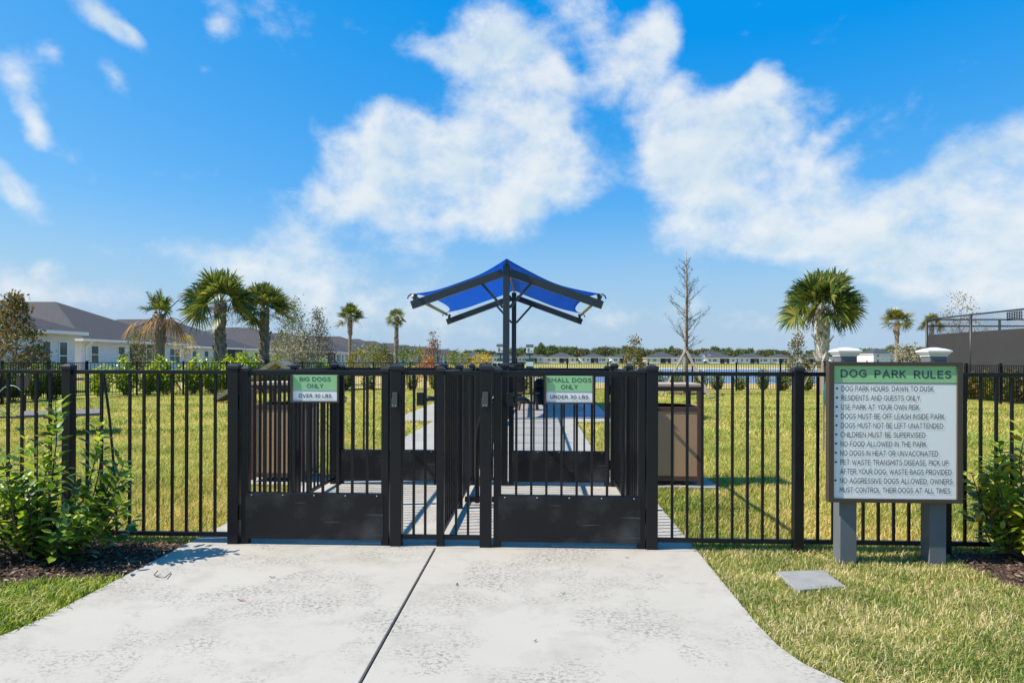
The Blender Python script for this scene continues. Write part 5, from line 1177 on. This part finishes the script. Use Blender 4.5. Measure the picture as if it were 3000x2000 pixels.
def row(proto, spots, labels=None):
    for i, (x, y, s, sz) in enumerate(spots):
        sc_ = (s, s, sz)
        if i == 0: proto.location = (x, y, tz(x, y)); proto.scale = sc_; proto.rotation_euler = (0, 0, 1)
        else: dup(proto, (x, y, tz(x, y)), i * 2.1 + x, sc_)
rs = random.Random(5)
def along(pts, step, off):
    out = []
    for a, b in zip(pts[:-1], pts[1:]):
        a, b = Vector(a), Vector(b); d = b - a; n = max(1, round(d.length / step)); nr = Vector((-d.y, d.x)).normalized()
        for k in range(n): q = a.lerp(b, (k + .5) / n) + nr * off; out.append((q.x + rs.uniform(-.12, .12), q.y + rs.uniform(-.12, .12)))
    return out
A = along(BACKPTS[:3], .80, .85)
spA = [(x, y, rs.uniform(.95, 1.15), rs.uniform(.82, 1.12)) for x, y in A]
row(shrub_proto('bright yellow green hedge shrub behind the left back fence', HEDGE, 1.32, .58, 64, .125, 70, 'bright hedge shrubs behind the left back fence', spires=7), spA)
pp = tp(712, 31); B = [(pp.x + dx, pp.y + dy, s, z) for dx, dy, s, z in ((-.75, 0, 1.0, 1.0), (0, .2, 1.1, 1.08), (.75, 0, 1.05, 1.0), (1.5, .2, 1.0, .95), (2.2, 0, .9, .85))]
row(shrub_proto('tall bright yellow green shrub between the two full left palms', HEDGE, 1.62, .62, 80, .13, 72, 'tall bright shrubs between the left palms', spires=8), B)
Cc = along(BACKPTS[2:], 1.02, .75); spC = [(x, y, rs.uniform(.85, 1.05), rs.uniform(.75, 1.08)) for x, y in Cc]
row(shrub_proto('low green hedge shrub on dry grass behind the back fence', HEDG2, .92, .50, 46, .10, 74, 'low hedge shrubs behind the back fence'), spC)
Dd = [(15.55 + rs.uniform(-.1, .1), 13.5 + k * .78, rs.uniform(1, 1.2), rs.uniform(.95, 1.12)) for k in range(22)]
row(shrub_proto('green and reddish hedge shrub along the right side fence by the court', leaf_mat('reddish_hedge_leaves', [(0, (.02, .05, .01)), (.45, (.09, .13, .02)), (.75, (.22, .22, .03)), (1, (.30, .10, .04))], .4, .3, .5), .92, .55, 64, .10, 76, 'hedge shrubs along the right side fence'), Dd)
Ee = [(-16.75 + rs.uniform(-.1, .1), 17.2 + k * .8, rs.uniform(1, 1.2), rs.uniform(.95, 1.15)) for k in range(8)]
row(shrub_proto('dark green hedge shrub along the left side fence', HEDG2, 1.12, .55, 70, .12, 78, 'hedge shrubs along the left side fence'), Ee)

# the two viburnum bushes in front of the fence
def viburnum(label, x, y, stems, lm, seed, size):
    rs = random.Random(seed); t = thing('shrub', label, 'shrub', (x, y, 0)); st = MB(); P, D, Nn, L = [], [], [], []
    for (tx, ty, tz_, dens) in stems:
        b0 = Vector((x + rs.uniform(-.07, .07), y + rs.uniform(-.07, .07), -.02)); tip = Vector((x + tx, y + ty, tz_)); mid = b0.lerp(tip, .5) + Vector((tx * .22 + rs.uniform(-.04, .04), ty * .22 + rs.uniform(-.04, .04), -.03))
        pts = [b0, b0.lerp(mid, .5), mid, mid.lerp(tip, .5) + Vector((rs.uniform(-.02, .02), rs.uniform(-.02, .02), .01)), tip]; st.tube(pts, [.0075, .0065, .0052, .004, .0025], 6)
        length = (mid - b0).length + (tip - mid).length; n = max(4, int(length / .034 * dens)); ax = (tip - mid).normalized(); a0 = rs.uniform(0, 6)
        for k in range(n):
            s = .18 + .82 * (k + 1) / n; c = pts[0].lerp(pts[2], s * 2) if s < .5 else pts[2].lerp(pts[4], s * 2 - 1); a = a0 + k * PI / 2
            s1 = ax.cross(Vector((.3, .2, 1))).normalized(); s2 = ax.cross(s1)
            for h in (0, PI):
                if rs.random() < .18 and s < .8: continue
                o = s1 * math.cos(a + h) + s2 * math.sin(a + h); d = (o + ax * rs.uniform(.15, .9) + Vector((0, 0, rs.uniform(-.15, .35)))).normalized(); nr = (ax * .8 + Vector((rs.uniform(-.4, .4), rs.uniform(-.4, .4), .9)) - o * .2)
                stub = rs.uniform(.0, .05); P.append(tuple(c + o * stub)); D.append(tuple(d)); Nn.append(tuple(nr)); L.append(size * rs.uniform(.65, 1.2) * (.75 if s > .93 else 1))
    P, D, Nn, L = map(np.array, (P, D, Nn, L)); V, F = leaves(P, D, Nn, L, L * (.50 + .1 * RNG.random(len(L))), .22, True)
    st.build('stems', TWIG, t, smooth=True); link_mesh('foliage', V, F, lm, t); return t
rs = random.Random(11); S = []
bx, by = -3.30, 4.28
for k in range(30): a = k * 2.4; r = rs.uniform(.08, .66); S.append((math.cos(a) * r, math.sin(a) * r * .62, rs.uniform(.30, .74) * (1.05 - r * .35), rs.uniform(.8, 1.1)))
S += [(.14, .06, 1.03, 1.1), (.145, .05, .93, 1.0), (.42, .10, .86, 1.0), (.44, .08, .72, 1), (.62, .0, .52, 1.1), (.66, -.04, .40, 1), (.60, .05, .60, 1), (-.1, .1, .80, 1), (-.3, .0, .72, 1), (.5, -.15, .30, 1), (.56, .1, .66, 1), (.30, -.1, .62, 1), (.02, -.2, .58, 1), (.68, .02, .28, .9), (.35, -.22, .25, 1)]
viburnum('glossy dark green viburnum bush in the mulch at lower left', bx, by, S, VIB, 3, .088)
S = [(.1 + math.cos(k * 2.4) * rs.uniform(.05, .42), math.sin(k * 2.4) * rs.uniform(.05, .3), rs.uniform(.25, .72), rs.uniform(.8, 1.05)) for k in range(26)] + [(-.22, 0, .62, 1), (-.12, .05, .74, 1.1), (.02, 0, .86, 1), (-.28, -.03, .50, 1), (-.25, -.05, .36, 1), (.2, 0, .80, 1), (-.2, -.1, .2, .9), (-.32, .02, .56, 1), (-.30, .0, .44, 1), (-.18, .0, .68, 1), (-.34, .0, .30, 1), (-.24, -.06, .60, 1), (-.1, -.1, .5, 1)]
q = at(2990, 1650); viburnum('yellow green viburnum bush in the mulch at the right edge', q.x + .10, q.y + .13, S, VIB2, 5, .092)

# ================================================================== mulch, grass, litter
def inside(poly, X, Y):
    r = np.zeros(len(X), bool); n = len(poly); j = n - 1
    for i in range(n):
        xi, yi = poly[i]; xj, yj = poly[j]; c = ((yi > Y) != (yj > Y)) & (X < (xj - xi) * (Y - yi) / (yj - yi + 1e-12) + xi); r ^= c; j = i
    return r
ML = [(-2.487, 4.73), (-2.487, 4.00), (-2.62, 3.97), (-3.1, 3.83), (-3.6, 3.70), (-6.5, 3.3), (-6.5, 4.73)]
MR = [(2.72, 4.75), (2.70, 4.50), (2.74, 4.34), (2.75, 4.13), (2.80, 4.02), (2.95, 3.85), (3.3, 3.6), (5.5, 3.0), (5.5, 4.75)]
def mulch_bed(poly, label, n):
    xs = [p[0] for p in poly]; ys = [p[1] for p in poly]; x0, x1, y0, y1 = min(xs), max(xs), min(ys), max(ys); m = MB().prism(poly, -.06, -.004); nb = len(m.v)
    X = RNG.uniform(x0, x1, n * 3); Y = RNG.uniform(y0, y1, n * 3); k = inside(poly, X, Y); X, Y = X[k][:n], Y[k][:n]; c = len(X)
    P = np.stack([X, Y, RNG.random(c) ** 2 * .030], 1); a = RNG.random(c) * 2 * PI; D = np.stack([np.cos(a), np.sin(a), RNG.normal(size=c) * .25], 1); L = .018 + .045 * RNG.random(c) ** 2
    V, F = leaves(P, D, rand_dirs(c, 1.5), L, .006 + .010 * RNG.random(c), .15)
    V = np.concatenate([np.array(m.v), V]); F = [tuple(f) for f in m.f] + [tuple(r) for r in (F + nb).tolist()]
    o = link_mesh('mulch', V, F, leaf_mat('mulch_chips', [(0, (.022, .013, .009)), (.45, (.085, .052, .036)), (.8, (.18, .115, .08)), (1, (.36, .26, .19))], .9, 0, .2)); tag(o, kind='stuff')
mulch_bed(ML, '', 16000); mulch_bed(MR, '', 9000)

GR_FRONT = leaf_mat('dry_front_grass', [(0, (.06, .125, .02)), (.32, (.17, .235, .042)), (.58, (.36, .35, .11)), (.82, (.62, .50, .25)), (1, (.82, .67, .44))], .6, .3, .2, patch=.22, pscale=2.2)
GR_LEFT = leaf_mat('green_front_grass', [(0, (.06, .13, .014)), (.45, (.20, .30, .026)), (.8, (.40, .43, .06)), (1, (.66, .54, .28))], .55, .3, .25, patch=.2, pscale=3)
GR_PARK = leaf_mat('park_grass', [(0, (.095, .145, .025)), (.36, (.255, .28, .052)), (.72, (.475, .41, .11)), (1, (.66, .49, .22))], .6, .3, .2, patch=.42, pscale=.6)
cov = [(1.462, 4.275), (1.768, 4.324), (1.771, 4.014), (1.468, 3.934)]
def grass(name, boxes, dens, h0, h1, wd, m, excl=(), edge=None, seg=True):
    Vs = []; Fs = []; o = 0
    for (x0, x1, y0, y1, dn) in boxes:
        n = int((x1 - x0) * (y1 - y0) * dn); X = RNG.uniform(x0, x1, n); Y = RNG.uniform(y0, y1, n); k = np.ones(n, bool)
        jx, jy = RNG.normal(size=n) * .013, RNG.normal(size=n) * .013
        for e in excl: k &= ~inside(e, X + jx, Y + jy)
        fx, fy = X * 1.9 + np.sin(Y * 1.3) * 1.1, Y * 2.1 + np.sin(X * 1.7) * 1.2; lump = .5 + .25 * np.sin(fx * 2.3) * np.cos(fy * 1.9) + .25 * np.sin(fx * 5.1 + fy * 3.7) * np.sin(fy * 4.3)
        k &= RNG.random(n) < .45 + .9 * lump; X, Y, lump = X[k], Y[k], lump[k]; n = len(X); a = RNG.random(n) * 2 * PI; tilt = .2 + 1.1 * RNG.random(n); H = (h0 + (h1 - h0) * RNG.random(n) ** 1.6) * (.72 + .62 * lump); z = np.full(n, -.024)
        dx, dy = np.cos(a), np.sin(a); P = np.stack([X, Y, z], 1); S = np.stack([-dy, dx, np.zeros(n)], 1); w = wd * (.7 + .6 * RNG.random(n)); O = np.stack([dx, dy, np.zeros(n)], 1); Up = np.array([[0, 0, 1.]])
        mid = P + Up * (H * .6)[:, None] + O * (H * tilt * .35)[:, None]; tip = P + Up * (H * (1 - .25 * tilt))[:, None] + O * (H * tilt)[:, None]
        if seg: V = np.stack([P - S * w[:, None] / 2, P + S * w[:, None] / 2, mid + S * w[:, None] * .42, mid - S * w[:, None] * .42, tip, tip - S * .0006], 1).reshape(-1, 3); F = (np.arange(n)[:, None, None] * 6 + np.array([[0, 1, 2, 3], [3, 2, 4, 5]])[None]).reshape(-1, 4)
        else: V = np.stack([P - S * w[:, None] / 2, P + S * w[:, None] / 2, tip + S * w[:, None] * .12, tip - S * w[:, None] * .12], 1).reshape(-1, 3); F = np.arange(n * 4).reshape(-1, 4)
        Vs.append(V); Fs.append(F + o); o += len(V)
    ob = link_mesh(name, np.concatenate(Vs), np.concatenate(Fs), m); tag(ob, kind='stuff'); return ob
signp = [[(x - .056, 4.494), (x + .056, 4.494), (x + .056, 4.606), (x - .056, 4.606)] for x in (2.0, 2.565)]
grass('grass', [(1.06, 3.2, 2.1, 3.4, 22000), (1.06, 3.6, 3.4, 4.8, 16000)], 0, .022, .050, .0034, GR_FRONT, [fr, MR, cov] + signp)
grass('grass', [(-4.6, -2.40, 2.0, 4.05, 9500)], 0, .036, .070, .0058, GR_LEFT, [fl, ML])
apron = [(SX0, 4.70), (SX1, 4.70), (SX1, 7.55), (SX0, 7.55)]; paths = [[(-2.29, 7.5), (.797, 7.5), (.797, 14.7), (-2.29, 14.7)], [(-3.25, 14.69), (1.72, 14.69), (1.72, 24.5), (-3.25, 24.5)], [(-3.2, 7.02), (-2.49, 7.02), (-2.49, 7.75), (-3.2, 7.75)], [(1.09, 7.1), (1.86, 7.1), (1.86, 7.85), (1.09, 7.85)]]
grass('grass', [(-6.5, 5.5, 4.78, 7.5, 4000), (-9.5, 7.5, 7.5, 12, 1700)], 0, .038, .062, .007, GR_PARK, [apron] + paths, seg=False)
grass('grass', [(-15.5, 14.3, 12, 20, 420), (-15.5, 14.3, 20, 31, 200)], 0, .045, .08, .016, GR_PARK, paths, seg=False)
def litter(px, py, L, rz, colr, label):
    q = at(px, py, .004); n = 8; L *= .75
    lf = MB(); a = []
    for k in range(n):
        th = 2 * PI * k / n; a.append(Vector((math.cos(th) * L / 2, math.sin(th) * L / 2 * .32, .006 * abs(math.cos(th)) + .002 * math.sin(3 * th))))
    rot = Matrix.Rotation(rz, 3, 'Z'); lf.add([rot @ v + q for v in a] + [q + Vector((0, 0, .002))], [(k, (k + 1) % n, n) for k in range(n)])
    tag(lf.build('fallen_leaf', mat('fallen_leaf_' + colr, {'rust': (.28, .10, .05), 'dark': (.07, .035, .025)}[colr], .7), loc=tuple(q)), label, 'leaf', 'fallen leaves on the walk')
for a in ((797, 1690, .05, .1, 'dark', 'dark fallen leaf on the left slab below the big dogs gate'), (706, 1757, .06, 0, 'rust', 'rust coloured fallen leaf on the left slab'), (1338, 1711, .045, 1.4, 'dark', 'dark upright lying leaf just right of the slab joint'),
          (1649, 1737, .04, .4, 'rust', 'small rust leaf in the middle of the right slab'), (1836, 1632, .04, .2, 'rust', 'small rust leaf on the right slab below the small dogs gate'), (1608, 1639, .04, 0, 'rust', 'small rust leaf close before the small dogs gate'), (1567, 1877, .03, .8, 'dark', 'tiny dark leaf low on the right slab')): litter(*a)
q = [at(500, 1676, .006), at(484, 1690, .012), at(462, 1688, .006), at(451, 1683, .01), at(462, 1671, .02)]
tag(MB().tube(q, .003, 5).build('twig', TWIG, loc=tuple(q[0])), 'thin curled twig on the left slab beside the bush shadow', 'twig')
